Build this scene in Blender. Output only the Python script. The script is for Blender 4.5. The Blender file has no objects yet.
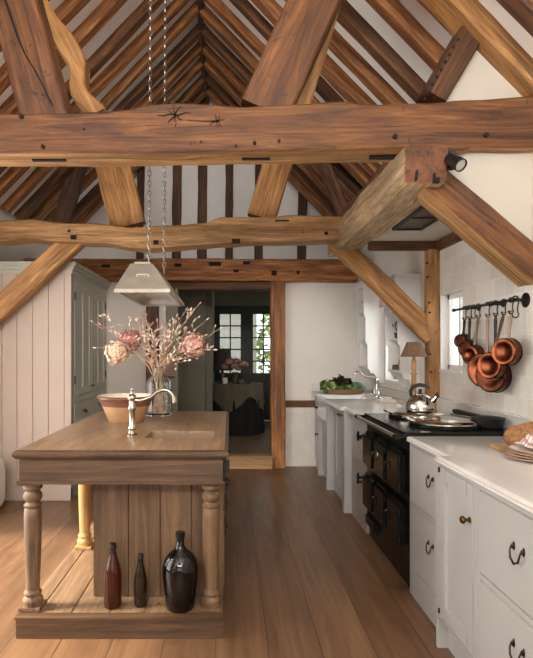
import bpy, bmesh, math, random
from mathutils import Vector, Matrix, noise
R = random.Random(7)
D = bpy.data
COL = bpy.context.scene.collection
PI = math.pi
CAMZ = 1.41
F = 540.0

def at(px, py, y):
    """point of the room at depth y that the photograph shows at px, py"""
    return Vector(((px - 230.0) * y / F, y, CAMZ + (350.0 - py) * y / F))

# ------------------------------------------------------------------ materials
def lin(c):
    return tuple(((v / 255.0) / 12.92 if v <= 10.31 else (((v / 255.0) + 0.055) / 1.055) ** 2.4) for v in c) + (1.0,)

class NT:
    def __init__(s, name):
        s.m = D.materials.new(name); s.m.use_nodes = True
        s.t = s.m.node_tree; s.b = s.t.nodes['Principled BSDF']
    def n(s, typ, **kw):
        nd = s.t.nodes.new(typ)
        for k, v in kw.items():
            if k in nd.inputs: nd.inputs[k].default_value = v
            else: setattr(nd, k, v)
        return nd
    def l(s, a, b): s.t.links.new(a, b)
    def coords(s, scale=(1, 1, 1), rand=0.0, loc=(0, 0, 0), rot=(0, 0, 0)):
        tc = s.n('ShaderNodeTexCoord'); mp = s.n('ShaderNodeMapping')
        mp.inputs['Scale'].default_value = scale
        mp.inputs['Location'].default_value = loc
        mp.inputs['Rotation'].default_value = rot
        out = tc.outputs['Object']
        if rand:
            oi = s.n('ShaderNodeObjectInfo'); mu = s.n('ShaderNodeMath', operation='MULTIPLY'); mu.inputs[1].default_value = rand
            s.l(oi.outputs['Random'], mu.inputs[0])
            ad = s.n('ShaderNodeVectorMath', operation='ADD')
            s.l(out, ad.inputs[0]); s.l(mu.outputs[0], ad.inputs[1]); out = ad.outputs[0]
        s.l(out, mp.inputs['Vector'])
        return mp.outputs[0]
    def noise(s, vec, scale, detail=6, rough=0.55, dist=0.0):
        nd = s.n('ShaderNodeTexNoise'); nd.inputs['Scale'].default_value = scale; nd.inputs['Detail'].default_value = detail
        nd.inputs['Roughness'].default_value = rough; nd.inputs['Distortion'].default_value = dist
        s.l(vec, nd.inputs['Vector']); return nd.outputs['Fac']
    def ramp(s, fac, stops):
        nd = s.n('ShaderNodeValToRGB'); e = nd.color_ramp.elements
        e[0].position, e[0].color = stops[0]; e[1].position, e[1].color = stops[-1]
        for p, c in stops[1:-1]:
            k = e.new(p); k.color = c
        s.l(fac, nd.inputs['Fac']); return nd.outputs['Color']
    def mix(s, a, b, fac, mode='MIX'):
        nd = s.n('ShaderNodeMix', data_type='RGBA', blend_type=mode)
        for sock, v in ((nd.inputs['Factor'], fac), (nd.inputs['A'], a), (nd.inputs['B'], b)):
            pass
        def put(sock, v):
            if hasattr(v, 'is_output'): s.l(v, sock)
            else: sock.default_value = v
        put(nd.inputs[0], fac); put(nd.inputs[6], a); put(nd.inputs[7], b)
        return nd.outputs[2]
    def bump(s, h, strength, dist=0.01):
        nd = s.n('ShaderNodeBump'); nd.inputs['Strength'].default_value = strength; nd.inputs['Distance'].default_value = dist
        s.l(h, nd.inputs['Height']); s.l(nd.outputs[0], s.b.inputs['Normal'])
    def set(s, **kw):
        for k, v in kw.items(): s.b.inputs[k.replace('_', ' ')].default_value = v
        return s.m
    def col(s, c): s.l(c, s.b.inputs['Base Color'])

def wood(name, dark, mid, light, axis=0, scale=1.0, rough=0.6, rand=40.0, crack=0.5, bump=0.35, stain=None, detail=1.0):
    t = NT(name)
    sc = [15.0 * scale] * 3; sc[axis] = 1.1 * scale
    v = t.coords(tuple(sc), rand)
    g = t.noise(v, 1.0, 10, 0.68, 1.3)
    c = t.ramp(g, [(0.30, lin(dark)), (0.5, lin(mid)), (0.68, lin(light))])
    v2 = t.coords(tuple([5.0 if i != axis else 1.3 for i in range(3)]), rand)
    big = t.noise(v2, 1.0, 6, 0.6, 0.8)
    st = stain or tuple(x * 0.62 for x in dark)
    k = t.ramp(big, [(0.42, (0, 0, 0, 1)), (0.72, (1, 1, 1, 1))])
    mk = t.n('ShaderNodeMath', operation='MULTIPLY'); mk.inputs[1].default_value = 0.55
    t.l(k, mk.inputs[0])
    c = t.mix(c, lin(st), mk.outputs[0])
    sc3 = [22.0 * scale] * 3; sc3[axis] = 0.7 * scale
    v3 = t.coords(tuple(sc3), rand, (3, 1, 7))
    cr = t.noise(v3, 1.0, 3, 0.5, 0.6)
    ck = t.ramp(cr, [(0.31, (1, 1, 1, 1)), (0.36, (0, 0, 0, 1))])
    m2 = t.n('ShaderNodeMath', operation='MULTIPLY'); m2.inputs[1].default_value = crack
    t.l(ck, m2.inputs[0])
    c = t.mix(c, lin(tuple(x * 0.3 for x in dark)), m2.outputs[0])
    sc4 = [70.0 * scale] * 3; sc4[axis] = 4.0 * scale
    fb = t.noise(t.coords(tuple(sc4), rand, (1, 5, 2)), 1.0, 5, 0.7, 0.4)
    c = t.mix(c, t.ramp(fb, [(0.32, (.66, .62, .58, 1)), (0.62, (1.16, 1.14, 1.12, 1))]), detail, 'MULTIPLY')
    sp = t.noise(t.coords((9, 9, 9), rand, (4, 4, 4)), 1.0, 4, 0.6, 1.5)
    m3 = t.n('ShaderNodeMath', operation='MULTIPLY'); m3.inputs[1].default_value = 0.75 * detail
    t.l(t.ramp(sp, [(0.64, (0, 0, 0, 1)), (0.74, (1, 1, 1, 1))]), m3.inputs[0])
    c = t.mix(c, lin(tuple(x * 0.42 for x in dark)), m3.outputs[0])
    t.col(c)
    ad = t.n('ShaderNodeMath', operation='ADD'); t.l(g, ad.inputs[0]); t.l(fb, ad.inputs[1])
    t.bump(ad.outputs[0], bump * 1.3, 0.012)
    return t.set(Roughness=rough)

def plain(name, c, rough=0.5, metal=0.0, var=0.0, vscale=6.0, bump=0.0, bscale=40.0, **kw):
    t = NT(name)
    v = t.coords()
    if var > 0:
        nz = t.noise(v, vscale, 5)
        a = tuple(max(0, x * (1 - var)) for x in c); b = tuple(min(255, x * (1 + var)) for x in c)
        t.col(t.ramp(nz, [(0.3, lin(a)), (0.7, lin(b))]))
    else:
        t.b.inputs['Base Color'].default_value = lin(c)
    if bump > 0: t.bump(t.noise(v, bscale, 6), bump, 0.01)
    t.set(Roughness=rough, Metallic=metal)
    for k, x in kw.items(): t.b.inputs[k.replace('_', ' ')].default_value = x
    return t.m

M = {}
M['oak_tie'] = wood('oak_tie', (60, 34, 15), (108, 66, 31), (148, 99, 50))
M['oak_pale'] = wood('oak_pale', (120, 82, 45), (174, 130, 82), (210, 170, 118), crack=0.6)
M['oak_brown'] = wood('oak_brown', (56, 31, 14), (102, 62, 30), (144, 95, 50))
M['oak_rafter'] = wood('oak_rafter', (82, 45, 19), (152, 95, 47), (206, 146, 86))
M['oak_dark'] = wood('oak_dark', (53, 31, 16), (86, 53, 26), (121, 78, 40))
M['oak_gold'] = wood('oak_gold', (112, 73, 36), (168, 119, 65), (202, 156, 98), crack=0.4)
M['oak_hewn'] = wood('oak_hewn', (136, 110, 78), (188, 160, 122), (212, 188, 152), rough=0.8, crack=0.7, bump=0.6)
M['endgrain'] = wood('endgrain', (84, 48, 25), (114, 69, 37), (134, 86, 50), scale=0.6)
M['crack'] = plain('crack', (26, 16, 10), 0.9)
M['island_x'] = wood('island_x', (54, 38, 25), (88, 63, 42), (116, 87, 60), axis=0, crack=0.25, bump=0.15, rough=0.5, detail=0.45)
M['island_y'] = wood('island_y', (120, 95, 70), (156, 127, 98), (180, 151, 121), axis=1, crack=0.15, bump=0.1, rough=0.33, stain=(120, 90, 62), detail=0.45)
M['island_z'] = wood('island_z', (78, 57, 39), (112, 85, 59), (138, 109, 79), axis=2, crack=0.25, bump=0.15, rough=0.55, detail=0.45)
M['deck'] = wood('deck', (100, 77, 56), (136, 108, 81), (156, 128, 100), axis=1, crack=0.2, bump=0.15, rough=0.5, detail=0.45)
M['plaster'] = plain('plaster', (222, 214, 205), 0.92, var=0.02, vscale=2.0, bump=0.12, bscale=9.0)
M['plaster_roof'] = plain('plaster_roof', (242, 237, 231), 0.92, var=0.02, vscale=2.0, bump=0.1, bscale=9.0)
M['plaster_cream'] = plain('plaster_cream', (196, 188, 175), 0.92, var=0.02, vscale=2.0, bump=0.12, bscale=9.0)
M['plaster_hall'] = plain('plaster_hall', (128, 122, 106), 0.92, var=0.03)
M['brickwhite'] = plain('brickwhite', (222, 214, 203), 0.9, var=0.03, vscale=9, bump=0.9, bscale=16.0)
M['paint'] = plain('paint', (178, 175, 171), 0.42, var=0.012, vscale=3)
M['paint_panel'] = plain('paint_panel', (182, 162, 147), 0.55, var=0.012, vscale=3)
M['paint_cupboard'] = plain('paint_cupboard', (176, 170, 156), 0.5, var=0.015, vscale=3)
M['paint_shelf'] = plain('paint_shelf', (228, 224, 219), 0.5)
M['marble'] = plain('marble', (216, 212, 206), 0.13, var=0.025, vscale=4)
M['ceramic'] = plain('ceramic', (236, 236, 234), 0.12)
M['black_enamel'] = plain('black_enamel', (20, 21, 19), 0.2, Specular_IOR_Level=0.3)
M['rail_steel'] = plain('rail_steel', (205, 200, 192), 0.32, metal=1.0)
M['black_iron'] = plain('black_iron', (22, 20, 19), 0.45, metal=0.4)
M['matte_black'] = plain('matte_black', (16, 16, 16), 0.5)
M['chrome'] = plain('chrome', (205, 200, 192), 0.12, metal=1.0)
M['nickel'] = plain('nickel', (178, 165, 148), 0.27, metal=1.0)
M['copper'] = plain('copper', (90, 48, 31), 0.24, metal=1.0, var=0.3, vscale=14)
M['copper_dull'] = plain('copper_dull', (68, 38, 26), 0.32, metal=1.0, var=0.35, vscale=18)
M['tin'] = plain('tin', (170, 162, 152), 0.35, metal=1.0)
M['pan_steel'] = plain('pan_steel', (112, 94, 80), 0.35, metal=1.0)
M['brass'] = plain('brass', (112, 84, 50), 0.35, metal=1.0)
M['bronze'] = plain('bronze', (62, 50, 38), 0.38, metal=0.85)
M['zinc'] = plain('zinc', (164, 156, 142), 0.5, metal=0.25, var=0.06, vscale=9)
M['zinc_in'] = plain('zinc_in', (204, 196, 184), 0.55, var=0.05, vscale=20)
M['glass'] = plain('glass', (244, 247, 245), 0.0, Transmission_Weight=1.0, IOR=1.3)
M['brown_glass'] = plain('brown_glass', (74, 28, 12), 0.05, Transmission_Weight=0.4, IOR=1.45)
M['olive_glass'] = plain('olive_glass', (44, 34, 16), 0.05, Transmission_Weight=0.35, IOR=1.45)
M['black_glass'] = plain('black_glass', (15, 8, 5), 0.04, Transmission_Weight=0.05, IOR=1.5)
M['terracotta'] = plain('terracotta', (118, 80, 62), 0.22, var=0.05)
M['stoneware'] = plain('stoneware', (178, 138, 98), 0.35, var=0.05, vscale=12)
M['basin'] = plain('basin', (140, 116, 92), 0.4)
M['leg_sunlit'] = wood('leg_sunlit', (150, 108, 62), (190, 146, 90), (208, 168, 112), axis=2, crack=0.1, bump=0.1, detail=0.45)  # rear legs lightened to gold: sunlight put into the wood colour
M['cream'] = plain('cream', (228, 214, 192), 0.3)
M['boucle'] = plain('boucle', (226, 218, 206), 0.95, var=0.06, vscale=60, bump=1.0, bscale=70)
M['twig'] = plain('twig', (178, 148, 120), 0.8, var=0.2, vscale=30)
M['bud'] = plain('bud', (222, 204, 186), 0.7, var=0.12, vscale=25)
M['bud_pink'] = plain('bud_pink', (206, 158, 144), 0.7, var=0.12, vscale=25)
M['petal_pale'] = plain('petal_pale', (228, 192, 164), 0.75, var=0.14, vscale=40)
M['petal_rose'] = plain('petal_rose', (178, 122, 112), 0.75, var=0.2, vscale=40)
M['petal_mauve'] = plain('petal_mauve', (202, 148, 134), 0.75, var=0.22, vscale=40)
M['leaf_green'] = plain('leaf_green', (74, 104, 40), 0.6, var=0.3, vscale=40)
M['leaf_red'] = plain('leaf_red', (44, 32, 26), 0.6, var=0.4, vscale=40)
M['leaf_blue'] = plain('leaf_blue', (96, 136, 122), 0.6, var=0.2, vscale=40)
M['leaf_lime'] = plain('leaf_lime', (134, 148, 88), 0.6, var=0.25, vscale=40)
M['leaf_dark'] = plain('leaf_dark', (58, 78, 44), 0.6, var=0.3, vscale=40)
M['shade'] = plain('shade', (112, 84, 60), 0.85, var=0.08, vscale=30)
M['lampwood'] = wood('lampwood', (130, 92, 56), (168, 124, 80), (190, 148, 104), axis=2, crack=0.1, detail=0.45)
M['boardwood'] = wood('boardwood', (150, 112, 72), (184, 144, 98), (204, 168, 122), axis=0, crack=0.1, detail=0.45)
M['bread'] = plain('bread', (146, 104, 66), 0.9, var=0.22, vscale=60, bump=1.0, bscale=55)
M['plate'] = plain('plate', (236, 226, 214), 0.3)
M['plate_rim'] = plain('plate_rim', (176, 136, 112), 0.35)
M['dark_cloth'] = plain('dark_cloth', (22, 20, 17), 0.9, var=0.2)
M['beige_cloth'] = plain('beige_cloth', (96, 86, 68), 0.9, var=0.08)
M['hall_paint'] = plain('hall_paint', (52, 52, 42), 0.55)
M['dark_shade'] = plain('dark_shade', (42, 38, 30), 0.8)
M['pink_mount'] = plain('pink_mount', (150, 110, 100), 0.7)
M['slate'] = plain('slate', (98, 98, 92), 0.8)
M['vent'] = plain('vent', (70, 66, 58), 0.32, metal=0.6)
M['vent_edge'] = plain('vent_edge', (40, 37, 32), 0.5)
M['bulb'] = plain('bulb', (180, 176, 168), 0.15)
M['jar_dark'] = plain('jar_dark', (60, 50, 38), 0.4, var=0.2)
M['limewash'] = plain('limewash', (150, 147, 138), 0.9)

def floor_mat(name, cols, off, rough):
    t = NT(name)
    tc = t.n('ShaderNodeTexCoord'); sp = t.n('ShaderNodeSeparateXYZ'); cb = t.n('ShaderNodeCombineXYZ')
    t.l(tc.outputs['Object'], sp.inputs[0])
    ad = t.n('ShaderNodeMath', operation='ADD'); ad.inputs[1].default_value = off
    t.l(sp.outputs['X'], ad.inputs[0])
    t.l(sp.outputs['Y'], cb.inputs['X']); t.l(ad.outputs[0], cb.inputs['Y'])
    br = t.n('ShaderNodeTexBrick'); br.offset = 0.37; br.offset_frequency = 2
    br.inputs['Scale'].default_value = 1.0; br.inputs['Brick Width'].default_value = 2.3; br.inputs['Row Height'].default_value = 0.25
    br.inputs['Mortar Size'].default_value = 0.002; br.inputs['Mortar Smooth'].default_value = 0.2
    br.inputs['Color1'].default_value = (0, 0, 0, 1); br.inputs['Color2'].default_value = (1, 1, 1, 1); br.inputs['Mortar'].default_value = (0.5, 0.5, 0.5, 1)
    t.l(cb.outputs[0], br.inputs['Vector'])
    sh = t.n('ShaderNodeVectorMath', operation='MULTIPLY_ADD')
    t.l(br.outputs['Color'], sh.inputs[0]); sh.inputs[1].default_value = (5, 9, 3); t.l(tc.outputs['Object'], sh.inputs[2])
    mp = t.n('ShaderNodeMapping'); mp.inputs['Scale'].default_value = (14, 1.1, 1); t.l(sh.outputs[0], mp.inputs[0])
    g = t.noise(mp.outputs[0], 1.0, 8, 0.6, 0.8)
    c = t.ramp(g, [(0.22, lin(cols[0])), (0.5, lin(cols[1])), (0.8, lin(cols[2]))])
    tone = t.ramp(br.outputs['Color'], [(0.0, (0.86, 0.86, 0.86, 1)), (1.0, (1.1, 1.08, 1.06, 1))])
    c = t.mix(c, tone, 1.0, 'MULTIPLY')
    kn = t.noise(sh.outputs[0], 4.0, 2, 0.4)
    kr = t.ramp(kn, [(0.70, (0, 0, 0, 1)), (0.80, (1, 1, 1, 1))])
    mk = t.n('ShaderNodeMath', operation='MULTIPLY'); mk.inputs[1].default_value = 0.6; t.l(kr, mk.inputs[0])
    c = t.mix(c, lin(tuple(x * 0.55 for x in cols[0])), mk.outputs[0])
    c = t.mix(c, lin(tuple(x * 0.35 for x in cols[0])), br.outputs['Fac'])
    t.col(c); t.bump(g, 0.12, 0.006)
    return t.set(Roughness=rough)
M['floor'] = floor_mat('floor_oak', ((88, 62, 42), (118, 87, 61), (144, 113, 84)), 0.07, 0.36)
M['floor_hall'] = floor_mat('floor_hall', ((96, 76, 54), (120, 98, 72), (138, 114, 86)), 0.07, 0.5)

def tile_mat():
    t = NT('tiles')
    tc = t.n('ShaderNodeTexCoord'); sp = t.n('ShaderNodeSeparateXYZ'); cb = t.n('ShaderNodeCombineXYZ')
    t.l(tc.outputs['Object'], sp.inputs[0]); t.l(sp.outputs['Y'], cb.inputs['X']); t.l(sp.outputs['Z'], cb.inputs['Y'])
    br = t.n('ShaderNodeTexBrick'); br.offset = 0.5
    br.inputs['Scale'].default_value = 1.0; br.inputs['Brick Width'].default_value = 0.13; br.inputs['Row Height'].default_value = 0.125
    br.inputs['Mortar Size'].default_value = 0.0035; br.inputs['Mortar Smooth'].default_value = 0.3; br.inputs['Bias'].default_value = 0.0
    br.inputs['Color1'].default_value = lin((216, 209, 198)); br.inputs['Color2'].default_value = lin((226, 221, 212)); br.inputs['Mortar'].default_value = lin((232, 228, 221))
    t.l(cb.outputs[0], br.inputs['Vector'])
    v = t.coords()
    nz = t.noise(v, 12, 5)
    tone = t.ramp(nz, [(0.3, (0.95, 0.945, 0.94, 1)), (0.7, (1.03, 1.03, 1.03, 1))])
    t.col(t.mix(br.outputs['Color'], tone, 1.0, 'MULTIPLY'))
    n2 = t.noise(v, 7, 3)
    sub = t.n('ShaderNodeMath', operation='SUBTRACT'); t.l(n2, sub.inputs[0]); t.l(br.outputs['Fac'], sub.inputs[1])
    t.bump(sub.outputs[0], 0.25, 0.01)
    return t.set(Roughness=0.3)
M['tiles'] = tile_mat()

def stripe_mat(name, a, b, scale, axes):
    t = NT(name)
    tc = t.n('ShaderNodeTexCoord')
    c = lin(a); fac = None
    for ax in axes:
        w = t.n('ShaderNodeTexWave', wave_type='BANDS', bands_direction=ax); w.inputs['Scale'].default_value = scale
        t.l(tc.outputs['Object'], w.inputs['Vector'])
        k = t.ramp(w.outputs['Fac'], [(0.60, (0, 0, 0, 1)), (0.66, (1, 1, 1, 1))])
        m = t.n('ShaderNodeMath', operation='MULTIPLY'); m.inputs[1].default_value = 0.65; t.l(k, m.inputs[0])
        c = t.mix(c, lin(b), m.outputs[0])
    t.col(c)
    return t.set(Roughness=0.9)
M['check_cloth'] = stripe_mat('check_cloth', (232, 226, 220), (150, 60, 66), 14, ('X', 'Y'))
M['pink_stripe'] = stripe_mat('pink_stripe', (226, 196, 192), (190, 112, 116), 22, ('Y',))

def wicker_mat():
    t = NT('wicker'); tc = t.n('ShaderNodeTexCoord')
    w = t.n('ShaderNodeTexWave', wave_type='BANDS', bands_direction='Z'); w.inputs['Scale'].default_value = 45; w.inputs['Distortion'].default_value = 3
    t.l(tc.outputs['Object'], w.inputs['Vector'])
    t.col(t.ramp(w.outputs['Fac'], [(0.2, lin((120, 82, 50))), (0.8, lin((190, 146, 100)))]))
    t.bump(w.outputs['Fac'], 0.5, 0.01)
    return t.set(Roughness=0.75)
M['wicker'] = wicker_mat()

# ------------------------------------------------------------------ geometry helpers
class B:
    def __init__(s): s.bm = bmesh.new(); s.mi = 0
    def _faces(s, fs):
        for f in fs: f.material_index = s.mi
    def poly(s, vs, faces):
        v = [s.bm.verts.new(p) for p in vs]; out = []
        for f in faces:
            try: out.append(s.bm.faces.new([v[i] for i in f]))
            except ValueError: pass
        s._faces(out); return v
    def box(s, x0, x1, y0, y1, z0, z1, bev=0.0, m=None):
        if x1 < x0: x0, x1 = x1, x0
        if y1 < y0: y0, y1 = y1, y0
        if z1 < z0: z0, z1 = z1, z0
        t = bmesh.new()
        v = [t.verts.new(p) for p in ((x0, y0, z0), (x1, y0, z0), (x1, y1, z0), (x0, y1, z0), (x0, y0, z1), (x1, y0, z1), (x1, y1, z1), (x0, y1, z1))]
        for f in ((3, 2, 1, 0), (4, 5, 6, 7), (0, 1, 5, 4), (1, 2, 6, 5), (2, 3, 7, 6), (3, 0, 4, 7)): t.faces.new([v[i] for i in f])
        if bev > 0: bmesh.ops.bevel(t, geom=t.edges[:], offset=min(bev, 0.45 * min(x1 - x0, y1 - y0, z1 - z0)), segments=2, affect='EDGES')
        s.add(t, m); return s
    def add(s, t, m=None):
        t.verts.index_update()
        vs = [s.bm.verts.new((m @ v.co) if m else v.co) for v in t.verts]
        fs = []
        for f in t.faces: fs.append(s.bm.faces.new([vs[v.index] for v in f.verts]))
        s._faces(fs); t.free()
    def lathe(s, prof, c=(0, 0, 0), n=32, m=None, close=True, a0=0.0):
        rings = []
        c = Vector(c)
        for r, z in prof:
            if r < 1e-5:
                p = Vector((0, 0, z)); p = (m @ p) if m else p
                rings.append([s.bm.verts.new(p + c)])
            else:
                ring = []
                for i in range(n):
                    a = a0 + 2 * PI * i / n
                    p = Vector((r * math.cos(a), r * math.sin(a), z)); p = (m @ p) if m else p
                    ring.append(s.bm.verts.new(p + c))
                rings.append(ring)
        fs = []
        for a, b in zip(rings, rings[1:]):
            for i in range(n):
                j = (i + 1) % n
                if len(a) == 1 and len(b) == 1: break
                if len(a) == 1: fs.append(s.bm.faces.new((a[0], b[j], b[i])))
                elif len(b) == 1: fs.append(s.bm.faces.new((a[i], a[j], b[0])))
                else: fs.append(s.bm.faces.new((a[i], a[j], b[j], b[i])))
        if close:
            if len(rings[0]) > 1: fs.append(s.bm.faces.new(rings[0][::-1]))
            if len(rings[-1]) > 1: fs.append(s.bm.faces.new(rings[-1]))
        s._faces(fs); return s
    def tube(s, pts, r, n=10, closed=False, caps=True):
        pts = [Vector(p) for p in pts]; N = len(pts)
        rad = r if isinstance(r, (list, tuple)) else [r] * N
        rings = []; up = None
        for i, p in enumerate(pts):
            if closed: d = pts[(i + 1) % N] - pts[i - 1]
            else: d = pts[min(i + 1, N - 1)] - pts[max(i - 1, 0)]
            d.normalize()
            if up is None:
                up = Vector((0, 0, 1)) if abs(d.z) < 0.9 else Vector((1, 0, 0))
            x = up.cross(d)
            if x.length < 1e-6: x = Vector((1, 0, 0)).cross(d)
            x.normalize(); y = d.cross(x); up = y
            rings.append([s.bm.verts.new(p + (x * math.cos(2 * PI * k / n) + y * math.sin(2 * PI * k / n)) * rad[i]) for k in range(n)])
        fs = []
        pairs = list(zip(rings, rings[1:])) + ([(rings[-1], rings[0])] if closed else [])
        for a, b in pairs:
            for k in range(n):
                j = (k + 1) % n; fs.append(s.bm.faces.new((a[k], a[j], b[j], b[k])))
        if caps and not closed:
            fs.append(s.bm.faces.new(rings[0][::-1])); fs.append(s.bm.faces.new(rings[-1]))
        s._faces(fs); return s
    def prism(s, outline, axis, a0, a1):
        """outline: list of 2-D points; extruded along axis"""
        def mk(p, a): return {'x': (a, p[0], p[1]), 'y': (p[0], a, p[1]), 'z': (p[0], p[1], a)}[axis]
        n = len(outline)
        v0 = [s.bm.verts.new(mk(p, a0)) for p in outline]; v1 = [s.bm.verts.new(mk(p, a1)) for p in outline]
        fs = [s.bm.faces.new(v0[::-1]), s.bm.faces.new(v1)]
        for i in range(n):
            j = (i + 1) % n; fs.append(s.bm.faces.new((v0[i], v0[j], v1[j], v1[i])))
        s._faces(fs); return s
    def blob(s, c, rx, ry, rz, sub=3, amp=0.0, freq=3.0, seed=0):
        t = bmesh.new(); bmesh.ops.create_icosphere(t, subdivisions=sub, radius=1.0)
        for v in t.verts:
            k = 1 + amp * noise.noise(v.co * freq + Vector((seed, seed * 2, 0)))
            v.co = Vector((v.co.x * rx * k, v.co.y * ry * k, v.co.z * rz * k)) + Vector(c)
        s.add(t); return s

def mesh(name, b, mats, parent=None, smooth=True, angle=38, loc=None):
    bm = b.bm
    bmesh.ops.recalc_face_normals(bm, faces=bm.faces[:])
    off = parent['_o'] if parent is not None and '_o' in parent else None
    if off is not None:
        o3 = Vector(off)
        for v in bm.verts: v.co -= o3
    if smooth:
        for f in bm.faces: f.smooth = True
        th = math.radians(angle)
        for e in bm.edges:
            if len(e.link_faces) == 2:
                e.smooth = e.calc_face_angle(0) < th
    me = D.meshes.new(name); bm.to_mesh(me); bm.free()
    if not isinstance(mats, (list, tuple)): mats = [mats]
    for m in mats: me.materials.append(M[m] if isinstance(m, str) else m)
    o = D.objects.new(name, me); COL.objects.link(o)
    if parent is not None:
        o.parent = parent
        if off is not None: o['_o'] = off
    return o

def tag(o, label, cat, group=None):
    o['label'] = label; o['category'] = cat; o['kind'] = 'thing'
    if group: o['group'] = group
    return o
def thing(name, loc, label, cat, group=None):
    o = D.objects.new(name, None); COL.objects.link(o); o.location = loc; o['_o'] = tuple(loc); o.empty_display_size = 0.1
    return tag(o, label, cat, group)
def single(name, b, mats, base, label, cat, group=None, **kw):
    """a thing that is one mesh, its origin at its base"""
    off = Vector(base)
    for v in b.bm.verts: v.co -= off
    o = mesh(name, b, mats, **kw); o.location = off
    return tag(o, label, cat, group)
def struct(name, b, mats, **kw):
    o = mesh(name, b, mats, **kw); o['kind'] = 'structure'; return o

def interp(tab, t):
    if not tab: return None
    if t <= tab[0][0]: return tab[0][1:]
    for a, b in zip(tab, tab[1:]):
        if t <= b[0]:
            k = (t - a[0]) / (b[0] - a[0]); k = k * k * (3 - 2 * k)
            return tuple(x + (y - x) * k for x, y in zip(a[1:], b[1:]))
    return tab[-1][1:]

def beam_obj(name, p0, p1, w, h, mats, up=(0, 0, 1), n=None, jit=0.006, bend=None, size=None, cham=0.012, seed=0.0, parent=None, facemat=None):
    """a rough timber from p0 to p1: width w across, height h along up; local X runs along it"""
    p0, p1 = Vector(p0), Vector(p1)
    L = (p1 - p0).length; x = (p1 - p0).normalized(); up = Vector(up)
    y = up.cross(x).normalized(); z = x.cross(y)
    n = n or max(4, int(L / 0.1))
    b = B(); rings = []
    for i in range(n + 1):
        t = i / n
        dy, dz = interp(bend, t) if bend else (0, 0)
        sw, sh = interp(size, t) if size else (1, 1)
        hw, hh = w * sw / 2, h * sh / 2; c = min(cham, hw * 0.5, hh * 0.5)
        sec = []
        for (ax, az, bx, bz) in ((-hw + c, -hh, hw - c, -hh), (hw, -hh + c, hw, hh - c), (hw - c, hh, -hw + c, hh), (-hw, hh - c, -hw, -hh + c)):
            for k in range(4):
                q = k / 3.0; sec.append((ax + (bx - ax) * q, az + (bz - az) * q))
        ring = []
        for (sy, sz) in sec:
            q = Vector((t * L * 2.2 + seed * 7.3, sy * 5 + seed, sz * 5 - seed))
            nz = noise.noise(q) * jit + noise.noise(q * 3.1) * jit * 0.45
            r = math.hypot(sy, sz) or 1
            ring.append(b.bm.verts.new((t * L, dy + sy + sy / r * nz, dz + sz + sz / r * nz)))
        rings.append(ring)
    K = len(rings[0])
    for a, c in zip(rings, rings[1:]):
        for k in range(K):
            j = (k + 1) % K
            f = b.bm.faces.new((a[k], a[j], c[j], c[k]))
            if facemat: f.material_index = facemat(k // 4)
    f0 = b.bm.faces.new(rings[0][::-1]); f1 = b.bm.faces.new(rings[-1])
    if facemat: f0.material_index = f1.material_index = facemat(9)
    o = mesh(name, b, mats, angle=32)
    mw = Matrix((x, y, z)).transposed().to_4x4(); mw.translation = p0
    o.matrix_world = mw
    return o
def beam(name, p0, p1, w, h, mats, label, cat='beam', group=None, **kw):
    return tag(beam_obj(name, p0, p1, w, h, mats, **kw), label, cat, group)
def child(o, name, b, mats, **kw):
    """part built in world coordinates under a mesh thing that has its own matrix"""
    bpy.context.view_layer.update()
    inv = o.matrix_world.inverted()
    for v in b.bm.verts: v.co = inv @ v.co
    c = mesh(name, b, mats, **kw); c.parent = o
    return c

def marks(o, name, bs, mat):
    for b_ in bs: child(o, name, b_, mat)
def disc_y(b, x, y, z, r, d=0.006, n=14):
    b.lathe([(0, 0), (r, 0), (r, d), (0, d)], (x, y, z), n, Matrix.Rotation(PI / 2, 4, 'X')); return b
def disc_x(b, x, y, z, r, d=0.006, n=14, sgn=-1):
    b.lathe([(0, 0), (r, 0), (r, d), (0, d)], (x, y, z), n, Matrix.Rotation(sgn * PI / 2, 4, 'Y')); return b

# ------------------------------------------------------------------ setting
XL, XR, YB, YF = -2.45, 1.75, 6.56, -2.6
RX, RZ, TAN = -0.33, 5.11, 1.04
YG = 7.95
def roof_z(x): return RZ - abs(x - RX) * TAN

b = B(); b.box(XL - .2, XR + .2, YF - .2, YB + .06, -.12, 0)
struct('floor', b, 'floor')
# left wall with a window
def wall_x(b, x0, x1, y0, y1, z0, z1, holes):
    ys = sorted({y0, y1, *[h[0] for h in holes], *[h[1] for h in holes]})
    for a, c in zip(ys, ys[1:]):
        hs = [h for h in holes if h[0] <= a and h[1] >= c]
        if not hs: b.box(x0, x1, a, c, z0, z1)
        else:
            b.box(x0, x1, a, c, z0, hs[0][2]); b.box(x0, x1, a, c, hs[0][3], z1)
WL = (1.5, 4.1, 0.12, 2.15)
b = B(); wall_x(b, XL - .25, XL, YF - .2, YG + .1, -.1, 3.0, [WL]); struct('wall_left', b, 'plaster')
W1 = (4.06, 4.48, 1.248, 1.865)
W2 = (5.38, 6.06, 1.08, 2.05)
b = B()
wall_x(b, XR, XR + .3, 3.3, 4.5, -.1, 2.29, [W1]); b.box(XR, XR + .3, YF - .2, 3.3, -.1, 1.97); b.mi = 1; b.box(XR, XR + .3, YF - .2, 3.3, 1.97, 2.29)
wall_x(b, XR, XR + .3, 4.5, YG + .1, -.1, 2.29, [W2])
b.box(XR, XR + .3, YF - .2, YG + .1, 2.29, 3.05)
struct('wall_right', b, ['tiles', 'plaster'])
WF = (-1.7, 1.2, 0.6, 2.3)
WG = (-1.7, 1.2, 2.75, 3.75)
b = B()
b.box(XL - .25, WF[0], YF - .25, YF, -.1, 5.3); b.box(WF[1], XR + .3, YF - .25, YF, -.1, 5.3)
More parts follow.
